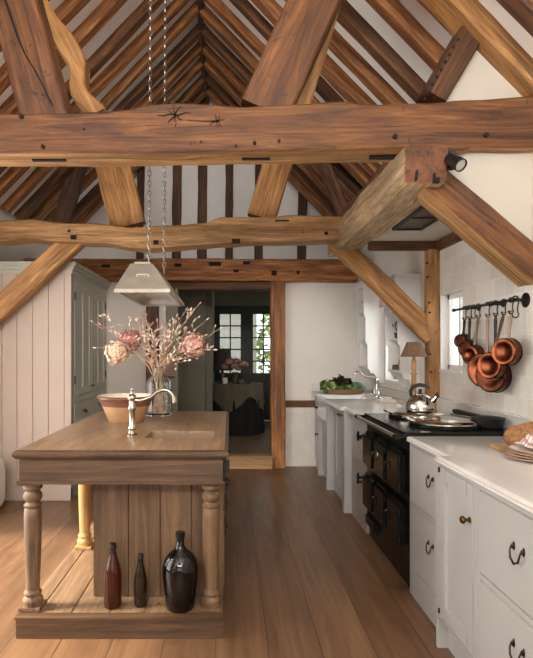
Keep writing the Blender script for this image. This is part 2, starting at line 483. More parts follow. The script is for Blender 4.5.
b.box(WF[0], WF[1], YF - .25, YF, -.1, WF[2]); b.box(WF[0], WF[1], YF - .25, YF, WF[3], WG[2]); b.box(WF[0], WF[1], YF - .25, YF, WG[3], 5.3)
struct('wall_front', b, 'plaster')
# back wall, right of the doorway: plaster above, rough whitewashed brick below; left of the doorway plain
DX0, DX1 = -0.62, 0.49
b = B(); b.box(.56, XR + .1, YB, YB + .2, .85, 2.5)
b.box(XL - .1, DX0 - .14, YB, YB + .2, 0, 2.5)
b.mi = 1; b.box(.56, XR + .1, YB - .012, YB + .2, -.05, .85)
struct('wall_back', b, ['plaster', 'brickwhite'])
b = B(); b.box(.655, 1.16, YB - .03, YB + .02, .715, .80, .006)
o = struct('trim_1', b, 'oak_brown')
# gable high above the hall
b = B()
b.prism([(XL - .1, 2.5), (XR + .1, 2.5), (XR + .1, 3.0), (RX, 5.35), (XL - .1, 3.1)], 'y', YG, YG + .15)
struct('wall_gable', b, 'plaster_roof')
# roof slopes
b = B()
for s_, xe in ((-1, XL - .35), (1, XR + .4)):
    nx, nz = (s_ * TAN / 1.443, 1 / 1.443)
    o1 = 0.022
    ridge = (RX, RZ + o1 * 1.443); eave = (xe, RZ - abs(xe - RX) * TAN + o1 * 1.443)
    b.prism([ridge, eave, (eave[0], eave[1] + .2), (ridge[0], ridge[1] + .2)], 'y', YF - .3, YG + .2)
struct('ceiling', b, 'plaster_roof')
# flat ceiling over the range + infill above it
b = B(); b.box(1.17, XR + .02, 3.15, 4.56, 2.32, 2.40); b.prism([(1.19, 2.74), (1.19, 2.375), (XR + .02, 1.89), (XR + .02, 2.74)], 'y', 3.13, 3.17)
b.prism([(1.17, 2.74), (XR + .02, 2.74), (XR + .02, roof_z(XR) + .03), (1.47, roof_z(1.47) + .03)], 'y', 3.13, 3.17)
struct('ceiling_bay', b, 'plaster_cream')
b = B(); b.box(1.16, XR, 4.5, 4.56, 2.245, 2.32, .008); b.box(XR - .035, XR + .01, 3.62, 4.5, 2.235, 2.32, .008)
struct('trim_2', b, 'oak_brown')
# hall beyond the doorway
b = B(); b.box(-1.6, 1.6, YB + .15, 9.9, -.1, .15); b.box(-.62, .49, 6.545, YB + .15, -.1, .15); struct('floor_hall', b, 'floor_hall')
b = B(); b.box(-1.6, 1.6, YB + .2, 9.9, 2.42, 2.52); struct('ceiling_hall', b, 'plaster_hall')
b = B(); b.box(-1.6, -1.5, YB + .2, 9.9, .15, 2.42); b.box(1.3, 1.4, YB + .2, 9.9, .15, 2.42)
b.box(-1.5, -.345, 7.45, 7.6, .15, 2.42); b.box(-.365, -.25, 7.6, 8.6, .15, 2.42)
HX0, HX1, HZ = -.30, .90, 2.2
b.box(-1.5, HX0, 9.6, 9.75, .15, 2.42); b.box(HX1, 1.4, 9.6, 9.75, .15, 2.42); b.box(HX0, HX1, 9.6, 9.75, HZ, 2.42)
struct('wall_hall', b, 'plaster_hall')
# glazed doors of the hall
for k, (x0, x1) in enumerate(((-.29, .300), (.300, .89))):
    r = D.objects.new('door_%d' % (k + 1), None); COL.objects.link(r); r.location = (x0, 9.62, .15); r['_o'] = (x0, 9.62, .15); r['kind'] = 'structure'
    b = B(); st = .11
    b.box(x0, x0 + st, 9.62, 9.67, .16, HZ); b.box(x1 - st, x1, 9.62, 9.67, .16, HZ)
    b.box(x0 + st, x1 - st, 9.62, 9.67, 2.05, HZ); b.box(x0 + st, x1 - st, 9.62, 9.67, .16, 1.0)
    mesh('door_frame', b, 'hall_paint', r)
    b = B(); gx0, gx1 = x0 + st, x1 - st
    b.box((gx0 + gx1) / 2 - .012, (gx0 + gx1) / 2 + .012, 9.625, 9.665, 1.0, 2.05)
    for q in range(1, 5): b.box(gx0, gx1, 9.625, 9.665, 1.0 + .21 * q - .012, 1.0 + .21 * q + .012)
    mesh('glazing_bar', b, 'hall_paint', r)
    b = B(); b.box(gx0, gx1, 9.643, 9.647, 1.0, 2.05); mesh('pane', b, 'glass', r)
# garden beyond the glass
b = B(); b.box(-4, 4, 9.75, 16, -.1, 0.05); struct('ground', b, 'slate')
b = B(); b.box(-3.5, .62, 12.5, 12.8, 0, 3.4); single('garden_wall', b, 'limewash', (-1.5, 12.6, 0), 'pale rendered garden wall outside the hall doors', 'wall')
b = B()
for k in range(420):
    a, e = R.uniform(0, 2 * PI), R.uniform(-1, 1); rr = math.sqrt(1 - e * e)
    c = Vector((1.25 + .6 * rr * math.cos(a), 12.4 + .5 * rr * math.sin(a), 1.45 + 1.2 * e))
    u = Vector((R.uniform(-1, 1), R.uniform(-1, 1), R.uniform(-1, 1))).normalized(); w = u.cross(Vector((.3, .5, .8))).normalized()
    b.poly([c - u * .1, c + w * .055, c + u * .1, c - w * .055], [(0, 1, 2, 3)])
sh = thing('shrub', (1.25, 12.4, 0), 'leafy green shrub outside the right glazed hall door', 'shrub')
mesh('foliage', b, 'leaf_lime', sh); b = B(); b.tube([(1.25, 12.4, 0), (1.25, 12.4, 1.2)], .04); mesh('stem', b, 'twig', sh)

# left-hand and front windows (out of the picture, they let the daylight in; the high gable one is an addition)
def sash_window(name, holes, fixed, axis, nx, nz, depth=.05):
    a0, a1, z0, z1 = holes; r = D.objects.new(name, None); COL.objects.link(r); r['kind'] = 'structure'
    base = (fixed, a0, z0) if axis == 'x' else (a0, fixed, z0)
    r.location = base; r['_o'] = base
    def bx(b, p0, p1, q0, q1):
        if axis == 'x': b.box(fixed, fixed + depth, p0, p1, q0, q1)
        else: b.box(p0, p1, fixed, fixed + depth, q0, q1)
    b = B(); w = .06
    bx(b, a0, a0 + w, z0, z1); bx(b, a1 - w, a1, z0, z1); bx(b, a0 + w, a1 - w, z0, z0 + w); bx(b, a0 + w, a1 - w, z1 - w, z1)
    mesh('frame', b, 'paint_shelf', r)
    b = B()
    for k in range(1, nx): c = a0 + (a1 - a0) * k / nx; bx(b, c - .012, c + .012, z0 + w, z1 - w)
    for k in range(1, nz): c = z0 + (z1 - z0) * k / nz; bx(b, a0 + w, a1 - w, c - .012, c + .012)
    mesh('glazing_bar', b, 'paint_shelf', r)
    return r
sash_window('window_3', WL, XL - .2, 'x', 4, 3)
sash_window('window_4', WF, YF - .2, 'y', 4, 2)
sash_window('added_gable_window', WG, YF - .2, 'y', 4, 1)  # unseen high window, added so the roof gets more light

# small casement in the tiled wall
def casement(name, hole, xg, bars):
    y0, y1, z0, z1 = hole
    r = D.objects.new(name, None); COL.objects.link(r); r['kind'] = 'structure'; r.location = (xg, y0, z0); r['_o'] = (xg, y0, z0)
    b = B(); w = .04
    b.box(XR - .004, xg, y1 - .004, y1 + .004, z0, z1)
    b.box(xg - .02, xg + .03, y0, y0 + w, z0, z1); b.box(xg - .02, xg + .03, y1 - w, y1, z0, z1)
    b.box(xg - .02, xg + .03, y0, y1, z0, z0 + w); b.box(xg - .02, xg + .03, y0, y1, z1 - w, z1)
    mesh('frame', b, 'paint_shelf', r)
    b = B()
    for k in range(1, bars[0]): c = y0 + (y1 - y0) * k / bars[0]; b.box(xg - .01, xg + .015, c - .01, c + .01, z0 + w, z1 - w)
    for k in range(1, bars[1]): c = z0 + (z1 - z0) * k / bars[1]; b.box(xg - .01, xg + .015, y0 + w, y1 - w, c - .01, c + .01)
    if len(b.bm.verts): mesh('glazing_bar', b, 'paint_shelf', r)
    else: b.bm.free()
    b = B(); b.box(xg, xg + .004, y0 + w, y1 - w, z0 + w, z1 - w); mesh('pane', b, 'glass', r)
    b = B(); b.box(XR - .014, XR + .1, y0 - .01, y1 + .01, z0 - .02, z0 + .004, .004); mesh('sill', b, 'paint_shelf', r)
    return r
casement('window_1', W1, XR + .075, (2, 1))
casement('window_2', W2, XR + .12, (2, 3))

# ------------------------------------------------------------------ roof timbers
YS = [1.70 + 0.37 * k for k in range(17)]
ordn = ['first', 'second', 'third', 'fourth', 'fifth', 'sixth', 'seventh', 'eighth', 'ninth', 'tenth', 'eleventh', 'twelfth', 'thirteenth', 'fourteenth', 'fifteenth', 'sixteenth', 'seventeenth']
for side in (-1, 1):
    xe = XL + .02 if side < 0 else XR - .01
    for k, yy in enumerate(YS):
        y = yy + R.uniform(-.03, .03)
        if y > YG - .12: y = YG - .13
        nrm = Vector((side * TAN, 0, 1)).normalized()
        d = .012
        p0 = Vector((RX + side * .02, y, roof_z(RX + side * .02))) + nrm * d
        p1 = Vector((xe, y + R.uniform(-.05, .05), roof_z(xe))) + nrm * d
        sag = R.uniform(-.02, .01); sw = R.uniform(-.03, .03)
        wd = .125 * R.uniform(.85, 1.15)
        name_side = 'left' if side < 0 else 'right'
        beam('rafter', p0, p1, wd, .15, ['oak_rafter' if k % 3 else 'oak_brown'], 'rough brown oak rafter, %s from the far gable on the %s roof slope' % (ordn[len(YS) - 1 - k], name_side), 'rafter',
             'rafters of the %s roof slope' % name_side, up=nrm, n=12, jit=.010, bend=[(0, 0, 0), (.5, sw, sag), (1, 0, 0)], size=[(0, .85, 1), (1, 1.1, 1)], seed=k * 3.1 + side)
beam('ridge_timber', (RX, 1.4, RZ - .03), (RX, YG, RZ - .03), .05, .12, ['oak_dark'], 'dark wavy ridge timber at the apex of the roof', bend=[(0, 0, 0), (.3, .02, 0), (.6, -.02, -.01), (.8, .015, 0), (1, 0, 0)], n=30)

# gable studs
for k, (px, w) in enumerate(((140, .10), (176.5, .13), (202, .14), (228.5, .11), (258, .12), (301, .13))):
    x = (px - 230) * YG / F
    beam('gable_stud', (x, YG - .02, 2.5), (x + .02, YG - .02, roof_z(x) + .06), .08, w, ['oak_dark'], 'dark upright stud in the far gable, %s from the left' % ordn[k], 'stud', 'studs of the far gable', up=(1, 0, 0), jit=.012, seed=k * 1.7)

def profile(tops, bots, y, p0, p1, h):
    """irregular upper and lower outline of a timber, as heights along it"""
    xs = sorted({a for a, _ in tops} | {a for a, _ in bots}); be, si = [], []
    def at_(l, q):
        if q <= l[0][0]: return l[0][1]
        for a, b_ in zip(l, l[1:]):
            if q <= b_[0]: return a[1] + (b_[1] - a[1]) * (q - a[0]) / (b_[0] - a[0])
        return l[-1][1]
    for px in xs:
        X = (px - 230) * y / F; t = (X - p0[0]) / (p1[0] - p0[0])
        zt, zb = CAMZ + (350 - at_(tops, px)) * y / F, CAMZ + (350 - at_(bots, px)) * y / F
        be.append((t, 0, (zt + zb) / 2 - (p0[2] + (p1[2] - p0[2]) * t))); si.append((t, 1, (zt - zb) / h))
    return be, si
# tie beam across the front
T1 = 3.05
q0, q1 = (XL - .05, T1 + .115, 2.64), (XR + .1, T1 + .115, 2.695)
be, si = profile([(0, 113.5), (60, 112.5), (100, 112), (130, 108.5), (150, 104), (180, 103), (210, 104.5), (240, 106.5), (263, 105.5), (300, 104.5), (338, 101.5), (364, 104), (425, 103), (475, 99), (533, 95)],
                 [(0, 153), (140, 153.5), (263, 151), (400, 148.5), (466, 150.5), (470, 147.5), (533, 148)], T1, q0, q1, .235)
tie = beam('tie_beam', q0, q1, .23, .235, ['oak_tie', 'oak_pale'], 'massive knotty oak tie beam spanning the room in front, bearing the leaning posts', n=90, jit=.010,
           bend=be, size=si, seed=2.0, facemat=lambda k: 1 if k == 0 else 0)  # underside in paler oak: light from below put into its colour
bs = []
for px, py, r in ((21.5, 116.5, 3), (43, 146.7, 2.6), (254.5, 143, 2.3), (279, 140.8, 2), (395, 136.5, 3), (486, 135, 3), (236, 146, 1.5), (84, 129, 1.2), (201, 142, 1.2)):
    p = at(px, py, T1 - .004); bs.append(disc_y(B(), p.x, p.y + .004, p.z, r * .78 * T1 / F, .012))
marks(tie, 'peg_hole', bs, 'crack')
def star(px, py, arms):
    c = at(px, py, T1 - .009); b = B()
    for a, L in arms:
        d = Vector((math.cos(a), 0, math.sin(a))); nrm = Vector((-math.sin(a), 0, math.cos(a)))
        q = []
        for t in (0, .35, .7, 1): q.append((c + d * L * t + nrm * R.uniform(-.006, .006), (1 - t) * .003 + .0004))
        for (u, wu), (v, wv) in zip(q, q[1:]):
            ys = Vector((0, .02, 0))
            b.poly([u - nrm * wu, v - nrm * wv, v + nrm * wv, u + nrm * wu, u - nrm * wu + ys, v - nrm * wv + ys, v + nrm * wv + ys, u + nrm * wu + ys], [(0, 1, 2, 3), (0, 1, 5, 4), (2, 3, 7, 6)])
    child(tie, 'star_crack', b, 'crack')
star(175, 114.5, [(.15, .09), (1.0, .06), (1.75, .06), (2.6, .05), (3.2, .10), (4.0, .06), (4.75, .07), (5.6, .05)])
star(217, 121, [(.2, .05), (1.2, .045), (1.9, .04), (3.15, .16), (3.6, .05), (4.6, .035), (5.4, .04)])
bs = []
for px0, px1, zb in ((33, 66, 2.522), (242, 270, 2.53), (369, 396, 2.535)):
    x0, x1 = (px0 - 230) * 3.17 / F, (px1 - 230) * 3.17 / F
    q = B(); q.box(x0, x1, 3.15, 3.175, zb - .006, zb + .03); bs.append(q)
marks(tie, 'mortise', bs, 'crack')

# leaning posts on the tie beam
beam('leaning_post', (-1.045, T1 + .12, 2.70), (-1.43, T1 + .12, 4.05), .22, .275, ['oak_brown'], 'broad cracked oak post leaning outwards from the left end of the tie beam', 'post', up=(1, 0, .25), jit=.014, seed=5.0)
b = B()
lp = D.objects['leaning_post']
prev = None
pts = [at(px, py, T1) for px, py in ((5, 0), (12, 20), (18, 38), (25, 54), (36, 72), (44, 88), (53, 106))]
for i, p in enumerate(pts): p.y = T1 - .001 - .0
for ci_, (u, v) in enumerate(zip(pts, pts[1:])):
    w = Vector((.0045 - .0005 * ci_, 0, .001)); d = Vector((0, .05, 0)); e = Vector((0, -.008, 0))
    b.poly([u - w + e, v - w + e, v + w + e, u + w + e, u - w + d, v - w + d, v + w + d, u + w + d], [(0, 1, 2, 3), (0, 4, 5, 1), (3, 2, 6, 7)])
child(lp, 'long_crack', b, 'crack')
beam('leaning_post', (.195, T1 + .12, 2.78), (.76, T1 + .12, 4.05), .22, .285, ['oak_brown'], 'broad dark oak post leaning to the right from the middle of the tie beam', 'post', up=(1, 0, -.4), jit=.014, seed=9.0)
# curved wind braces just behind them
q0, q1 = at(98, 112, 3.36), at(38, 0, 3.36)
d_ = (q1 - q0)
beam('curved_strut', q0 - d_ * .04, q0 + d_ * 1.45, .14, .105, ['oak_gold'], 'wavy golden oak strut behind the left leaning post', 'strut', up=(1, 0, .5), jit=.006, n=40,
     bend=[(0, 0, 0), (.14, 0, -.045), (.30, 0, .03), (.42, 0, .025), (.55, 0, .0), (1, 0, .02)], size=[(0, 1, 1), (.2, 1, 1), (.4, 1, 1.2), (.7, 1, .9), (1, 1, .9)], seed=3)
q0, q1 = at(299, 106, 3.42), at(337, 0, 3.42); d_ = q1 - q0
beam('straight_strut', q0 - d_ * .03, q0 + d_ * 1.3, .13, .12, ['oak_pale'], 'pale sawn oak strut along the right side of the right leaning post', 'strut', up=(1, 0, -.4), jit=.005, size=[(0, 1, 1.1), (1, 1, .5)], seed=4)
# right-hand short strut and principal
q0, q1 = at(431, 101, 3.15), at(476, 24, 3.15)
s3 = beam('short_strut', q0, q1 + (q1 - q0) * .12, .16, .145, ['oak_dark'], 'short dark weathered strut rising from the tie beam to the principal rafter', 'strut', up=(1, 0, -.6), jit=.012, seed=6, facemat=None)
bs = []
for k in range(9):
    p = at(427 + k * 4.2 - 1, 96 - k * 7.4 + 3, 3.068); bs.append(disc_y(B(), p.x - .01, p.y, p.z, .008, .006, 8))
marks(s3, 'nail_hole', bs, 'crack')
p_lo, p_hi = Vector((1.80, T1 + .06, roof_z(1.80) - .0)), Vector((RX + .1, T1 + .06, roof_z(RX + .1)))
beam('principal_rafter', p_lo, p_hi, .2, .17, ['oak_gold'], 'heavy golden oak principal rafter at the top right corner, pitted with old joints', 'rafter', up=(TAN, 0, 1), jit=.012, seed=8)
# second tie beam
T2 = 4.75
q0, q1 = (XL, T2 + .11, 2.475), (1.02, T2 + .11, 2.475)
be, si = profile([(0, 220.5), (30, 219), (66, 223), (96, 223), (132, 228), (167, 225.5), (203, 223), (223, 217), (270, 217), (292, 215), (338, 215.5)],
                 [(0, 241), (25, 238.5), (61, 241), (101, 243), (142, 249), (177, 246), (228, 243), (263, 241), (300, 241), (338, 239)], T2, q0, q1, .2)
tie2 = beam('tie_beam', q0, q1, .22, .20, ['oak_pale', 'oak_pale'], 'pale crooked oak tie beam behind the front one, above the lamp', n=70, jit=.010, bend=be, size=si, seed=12)
bs = []
for px, py, w, h in ((156, 242.5, 5, 4), (236, 241, 8, 4), (73.5, 237.5, 5, 4), (69, 231, 2, 2), (326, 233.5, 3, 3), (282, 221, 14, 1.2)):
    p = at(px, py, T2); s_ = T2 / F / 2; q = B(); q.box(p.x - w * s_, p.x + w * s_, p.y - .014, p.y + .02, p.z - h * s_, p.z + h * s_); bs.append(q)
marks(tie2, 'mortise', bs, 'crack')
q0, q1 = at(128, 224, T2 + .14), at(113, 165, T2 + .14); d_ = q1 - q0
beam('raking_strut', q0 - d_ * .05, q0 + d_ * 1.78, .12, .31, ['oak_gold'], 'golden raking strut on the second tie beam, left of the chains', 'strut', up=(1, 0, .2), jit=.01, seed=13)
q0, q1 = at(262, 216, T2 + .14), at(277, 165, T2 + .14); d_ = q1 - q0
beam('raking_strut', q0 - d_ * .05, q0 + d_ * 2.1, .12, .26, ['oak_gold'], 'golden raking strut on the second tie beam, right of the chains', 'strut', up=(1, 0, -.3), jit=.01, seed=14)
# brace from the second tie beam down to the left wall
q0, q1 = at(75, 240, 4.9), at(-6, 314, 4.9); d_ = q1 - q0
beam('arched_brace', q0 - d_ * .1, q0 + d_ * 1.12, .12, .185, ['oak_gold'], 'straight golden oak brace slanting across the white panelling on the left', 'brace', up=(.7, 0, .7), jit=.006, seed=15)
# braces high on the far slopes
q0, q1 = at(62, 224, 6.3), at(79, 164, 6.3); d_ = q1 - q0
beam('wind_brace', q0 - d_ * .1, q0 + d_ * 1.15, .10, .19, ['oak_dark'], 'dark upright brace against the left roof slope behind the second tie beam', 'brace', up=(1, 0, 0), jit=.008, seed=16)
q0, q1 = at(344, 214, 5.9), at(323, 160, 5.9); d_ = q1 - q0
beam('wind_brace', q0 - d_ * .1, q0 + d_ * 1.3, .10, .14, ['oak_brown'], 'brown upright brace against the right roof slope beside the hewn beam', 'brace', up=(1, 0, 0), jit=.008, seed=17)
# lengthwise hewn beam
ax0 = 2.97
ab = beam('hewn_beam', (1.085, 2.99, 2.436), (1.085, 5.36, 2.43), .23, .205, ['oak_hewn', 'endgrain', 'oak_tie'], 'pale adze-hewn oak beam running lengthwise under the front tie beam', n=50, jit=.016, cham=.014,
          bend=[(0, 0, .003), (.06, 0, .003), (.14, .0, -.008), (.5, .01, .0), (1, -.005, .025)], size=[(0, 1, 1), (.06, 1, 1), (.14, 1.06, 1.16), (.5, 1.04, 1.2), (1, 1.0, 1.22)], seed=21, facemat=lambda k: 1 if k == 9 else 0)
b = B(); b.prism([(1.02, 2.345), (1.03, 2.345), (1.034, 2.40), (1.028, 2.40)], 'y', 2.965, 3.0); b.prism([(1.12, 2.335), (1.13, 2.335), (1.132, 2.38), (1.124, 2.385)], 'y', 2.965, 3.0)
b.box(1.135, 1.155, 2.97, 3.0, 2.333, 2.36)
child(ab, 'end_crack', b, 'crack')
beam('wall_plate', (1.07, 3.27, 2.60), (1.05, 5.5, 2.60), .11, .11, ['oak_brown'], 'brown plate lying along the top of the hewn beam', jit=.006, seed=22)
# brace in front, right
br = beam('arched_brace', (1.13, T1 + .13, 2.425), (1.90, T1 + .13, 1.77), .22, .165, ['oak_tie', 'oak_pale'], 'dark oak brace slanting from the hewn beam end down to the right wall', 'brace', up=(.65, 0, .75), jit=.006, seed=23, facemat=lambda k: 1 if k == 0 else 0)
# brace behind, right
beam('arched_brace', (.97, 5.02, 2.42), (1.72, 4.55, 1.52), .12, .165, ['oak_gold'], 'golden oak brace slanting over the wall shelves to the wall post', 'brace', up=(.7, 0, .7), jit=.008, bend=[(0, 0, 0), (.5, 0, .012), (1, 0, -.01)], seed=24, n=24)
wp = beam('wall_post', (1.707, 4.55, .913), (1.707, 4.55, 2.25), .10, .108, ['oak_gold'], 'upright golden oak post standing in the right wall beside the small window', 'post', up=(1, 0, 0), jit=.008, seed=25)
bs = []
for px, py in ((427, 263), (427.5, 277), (429.5, 302.5), (429.8, 312.5), (431, 372), (430.4, 354)):
    p = at(px, py, 4.492); bs.append(disc_y(B(), p.x, 4.5, p.z, .009, .012, 10))
marks(wp, 'peg_hole', bs, 'crack')
# back tie beam, lintel and door posts
tie3 = beam('tie_beam', (XL, 6.5, 2.37), (1.52, 6.5, 2.355), .22, .26, ['oak_rafter'], 'brown oak tie beam over the back wall and doorway', n=50, jit=.014, seed=31)
bs = []
for px, py, w, h in ((178, 265, 7, 3), (215, 264, 12, 4), (246.5, 263, 7, 3), (236, 271, 5, 3), (274, 273, 5, 5), (298, 272.5, 3, 3), (106, 266, 8, 3)):
    p = at(px, py, 6.39); s_ = 6.39 / F / 2; q = B(); q.box(p.x - w * s_, p.x + w * s_, p.y - .012, p.y + .02, p.z - h * s_, p.z + h * s_); bs.append(q)
marks(tie3, 'mortise', bs, 'crack')
beam('door_lintel', (-.95, 6.56, 2.185), (.50, 6.56, 2.185), .16, .10, ['oak_dark'], 'dark oak lintel over the doorway to the hall', jit=.006, seed=32)
beam('door_post', (.575, 6.53, 0), (.575, 6.53, 2.25), .16, .175, ['oak_rafter'], 'brown oak post on the right of the doorway', 'post', up=(1, 0, 0), jit=.010, seed=33)
beam('door_post', (-.93, 6.53, 0), (-.93, 6.53, 2.25), .14, .15, ['oak_brown'], 'brown oak post left of the doorway, behind the dried flowers', 'post', up=(1, 0, 0), jit=.010, seed=34)
b = B(); b.box(-.66, -.625, 6.46, 6.6, .15, 2.15, .006); b.box(-.78, -.66, 6.55, 6.66, 0, 2.15)
struct('trim_3', b, 'plaster_hall')
# step
b = B(); b.box(-.62, .505, 6.40, 6.535, 0, .13, .004); b.mi = 1; b.box(-.62, .515, 6.385, 6.55, .13, .153, .006)
single('door_step', b, ['boardwood', 'boardwood'], (-.05, 6.45, 0), 'pale oak step up into the dark hall', 'step')

# ------------------------------------------------------------------ left cupboard
CX, CY = -1.49, 5.07
cup = thing('tall_cupboard', (-1.97, 5.8, 0), 'tall painted built-in cupboard with boarded end and panelled doors', 'cupboard')
b = B()
b.box(XL, CX - .02, CY + .012, YB, .1, 2.2)
xs = [-2.45] + [(px - 230) * CY / F for px in (2, 17, 32.7, 48.5)] + [CX - .065]
for a, c in zip(xs, xs[1:]): b.box(a + .0025, c - .0025, CY, CY + .03, .10, 2.2, .003)
b.box(CX - .063, CX, CY - .008, CY + .06, 0, 2.2, .004)
mesh('end_panel', b, 'paint_panel', cup)
b = B(); b.box(XL, CX, CY - .02, CY + .03, 0, .125, .005); mesh('baseboard', b, 'paint_panel', cup)
b = B()
for dx, z0, z1 in ((.012, 2.13, 2.165), (.028, 2.165, 2.2), (.045, 2.2, 2.24)):
    b.box(XL, CX + dx, CY - dx * .5, YB, z0, z1, .005)
mesh('cornice', b, 'paint_cupboard', cup)
b = B(); b.box(CX - .02, CX, CY + .04, YB - .05, 0, .12); b.box(CX - .02, CX, CY + .04, CY + .10, .12, 2.14); b.box(CX - .02, CX, YB - .12, YB - .05, .12, 2.14); b.box(CX - .02, CX, CY + .1, YB - .12, 2.06, 2.14); b.box(CX - .02, CX, CY + .1, YB - .12, .90, .96)
mesh('face_frame', b, 'paint_cupboard', cup)
def xdoor(par, y0, y1, z0, z1, x, sgn, mat, panels, name='door', st=.075, th=.022):
    """door in a plane x = const facing sgn; raised frame round sunk panels"""
    b = B(); X0, X1 = x, x + sgn * th
    b.box(X0, X1, y0, y0 + st, z0, z1, .003); b.box(X0, X1, y1 - st, y1, z0, z1, .003)
    b.box(X0, X1, y0 + st, y1 - st, z1 - st, z1, .003); b.box(X0, X1, y0 + st, y1 - st, z0, z0 + st, .003)
    for q in range(1, panels): c = y0 + (y1 - y0) * q / panels; b.box(X0, X1, c - .02, c + .02, z0 + st, z1 - st, .003)
    b.box(X0, X0 + sgn * th * .4, y0 + st, y1 - st, z0 + st, z1 - st)
    return mesh(name, b, mat, par)
ym = (CY + .1 + YB - .12) / 2
for y0, y1, hy in ((CY + .104, ym - .003, CY + .10), (ym + .003, YB - .124, YB - .122)):
    d = xdoor(cup, y0, y1, .964, 2.056, CX - .018, 1, 'paint_cupboard', 2)
    for hz in (1.12, 1.93):
        hb = B(); hb.box(CX + .002, CX + .012, hy - .012, hy + .012, hz - .04, hz + .04, .003); mesh('hinge', hb, 'matte_black', d)
    hb = B(); hb.box(CX, CX + .025, (y1 - .05 if y0 < ym - .1 else y0 + .02), (y1 - .02 if y0 < ym - .1 else y0 + .05), 1.02, 1.04, .003)
    mesh('latch', hb, 'brass', d)
for y0, y1 in ((CY + .104, ym - .003), (ym + .003, YB - .124)):
    b = B(); b.box(CX - .018, CX + .004, y0, y1, .70, .896, .003); dr = mesh('drawer', b, 'paint_cupboard', cup)
    b = B(); yc = (y0 + y1) / 2; b.tube([(CX + .004, yc - .04, .81), (CX + .03, yc - .035, .79), (CX + .034, yc, .775), (CX + .03, yc + .035, .79), (CX + .004, yc + .04, .81)], .006, 8); mesh('handle', b, 'bronze', dr)
    xdoor(cup, y0, y1, .124, .69, CX - .018, 1, 'paint_cupboard', 1)

# seat at the left edge
b = B(); t = bmesh.new(); bmesh.ops.create_cube(t, size=1.0)
bmesh.ops.subdivide_edges(t, edges=t.edges[:], cuts=7, use_grid_fill=True)
for v in t.verts:
    p = v.co * 2; L8 = (abs(p.x) ** 6 + abs(p.y) ** 6 + abs(p.z) ** 6) ** (1 / 6.0); p = p / max(L8, 1e-4) * max(abs(p.x), abs(p.y), abs(p.z))
    p += p * .02 * noise.noise(p * 4)
    v.co = Vector((p.x * .22 - 2.215, p.y * .22 + 4.65, p.z * .235 + .24))
b.add(t)
single('upholstered_stool', b, 'boucle', (-2.22, 4.65, 0), 'white nubbly upholstered stool at the far left in front of the panelling', 'stool', angle=80)

# ------------------------------------------------------------------ kitchen island
IX0, IX1, IY0, IY1 = -1.066, -.008, 2.635, 4.355
isl = thing('kitchen_island', (-.54, 3.5, 0), 'limed oak kitchen island with turned legs and a small sink', 'kitchen island')
b = B()
def rring(x0, x1, y0, y1, z): return [b.bm.verts.new(p) for p in ((x0, y0, z), (x1, y0, z), (x1, y1, z), (x0, y1, z))]
prof = [(.030, .872), (.016, .874), (.010, .880), (.004, .886), (0, .894), (0, .902), (.005, .910), (.014, .916), (.020, .918)]
rings = [rring(IX0 + i, IX1 - i, IY0 + i, IY1 - i, z) for i, z in prof]; edge_f = []
for a, c in zip(rings, rings[1:]):
    for k in range(4): b.bm.faces.new((a[k], a[(k + 1) % 4], c[(k + 1) % 4], c[k])).material_index = 1  # edge faces in darker wood, their shade put into the colour
SX0, SX1, SY0, SY1 = -.475, -.09, 3.02, 3.29
h = rring(SX0, SX1, SY0, SY1, .918); hb_ = rring(SX0, SX1, SY0, SY1, .872)
for k in range(4):
    j = (k + 1) % 4
    b.bm.faces.new((rings[-1][k], rings[-1][j], h[j], h[k])); b.bm.faces.new((h[k], h[j], hb_[j], hb_[k])); b.bm.faces.new((rings[0][j], rings[0][k], hb_[k], hb_[j]))
mesh('worktop', b, ['island_y', 'island_x'], isl, angle=25)
b = B()
b.box(SX0 - .01, SX1 + .01, SY0 - .01, SY0 + .004, .74, .90); b.box(SX0 - .01, SX1 + .01, SY1 - .004, SY1 + .01, .74, .90)
b.box(SX0 - .01, SX0 + .004, SY0, SY1, .74, .90); b.box(SX1 - .004, SX1 + .01, SY0, SY1, .74, .90); b.box(SX0, SX1, SY0, SY1, .73, .742)
mesh('sink_basin', b, 'basin', isl)
AX0, AX1, AY0, AY1 = -1.045, -.035, 2.675, 4.31
b = B(); b.box(AX0, AX1, AY0, AY0 + .03, .758, .873, .002); b.box(AX0, AX1, AY1 - .03, AY1, .758, .873, .002)
b.box(AX0, AX0 + .03, AY0 + .03, AY1 - .03, .758, .873, .002)
b.box(AX1 - .03, AX1, AY0 + .03, AY1 - .03, .758, .873, .002)
mesh('apron', b, 'island_x', isl)
b = B()
for (x0, x1, y0, y1) in ((AX0 - .012, AX1 + .012, AY0 - .012, AY0 + .04), (AX0 - .012, AX1 + .012, AY1 - .04, AY1 + .012), (AX0 - .012, AX0 + .04, AY0, AY1), (AX1 - .04, AX1 + .012, AY0, AY1)):
    b.box(x0, x1, y0, y1, .745, .760, .004)
mesh('moulding', b, 'island_x', isl)
DZ = .105
LEG = [(.0, 0), (.046, 0), (.046, .012), (.050, .022), (.050, .032), (.043, .042), (.038, .050), (.044, .058), (.044, .066), (.036, .074), (.034, .085), (.036, .15), (.0395, .25), (.0425, .36), (.0435, .44), (.042, .485), (.036, .492), (.044, .500),
       (.044, .508), (.034, .516), (.033, .522), (.040, .530), (.046, .542), (.046, .556), (.040, .568), (.033, .574), (.034, .582), (.046, .590), (.047, .602), (.040, .612), (.040, .618), (0, .618)]
LS = 1.0
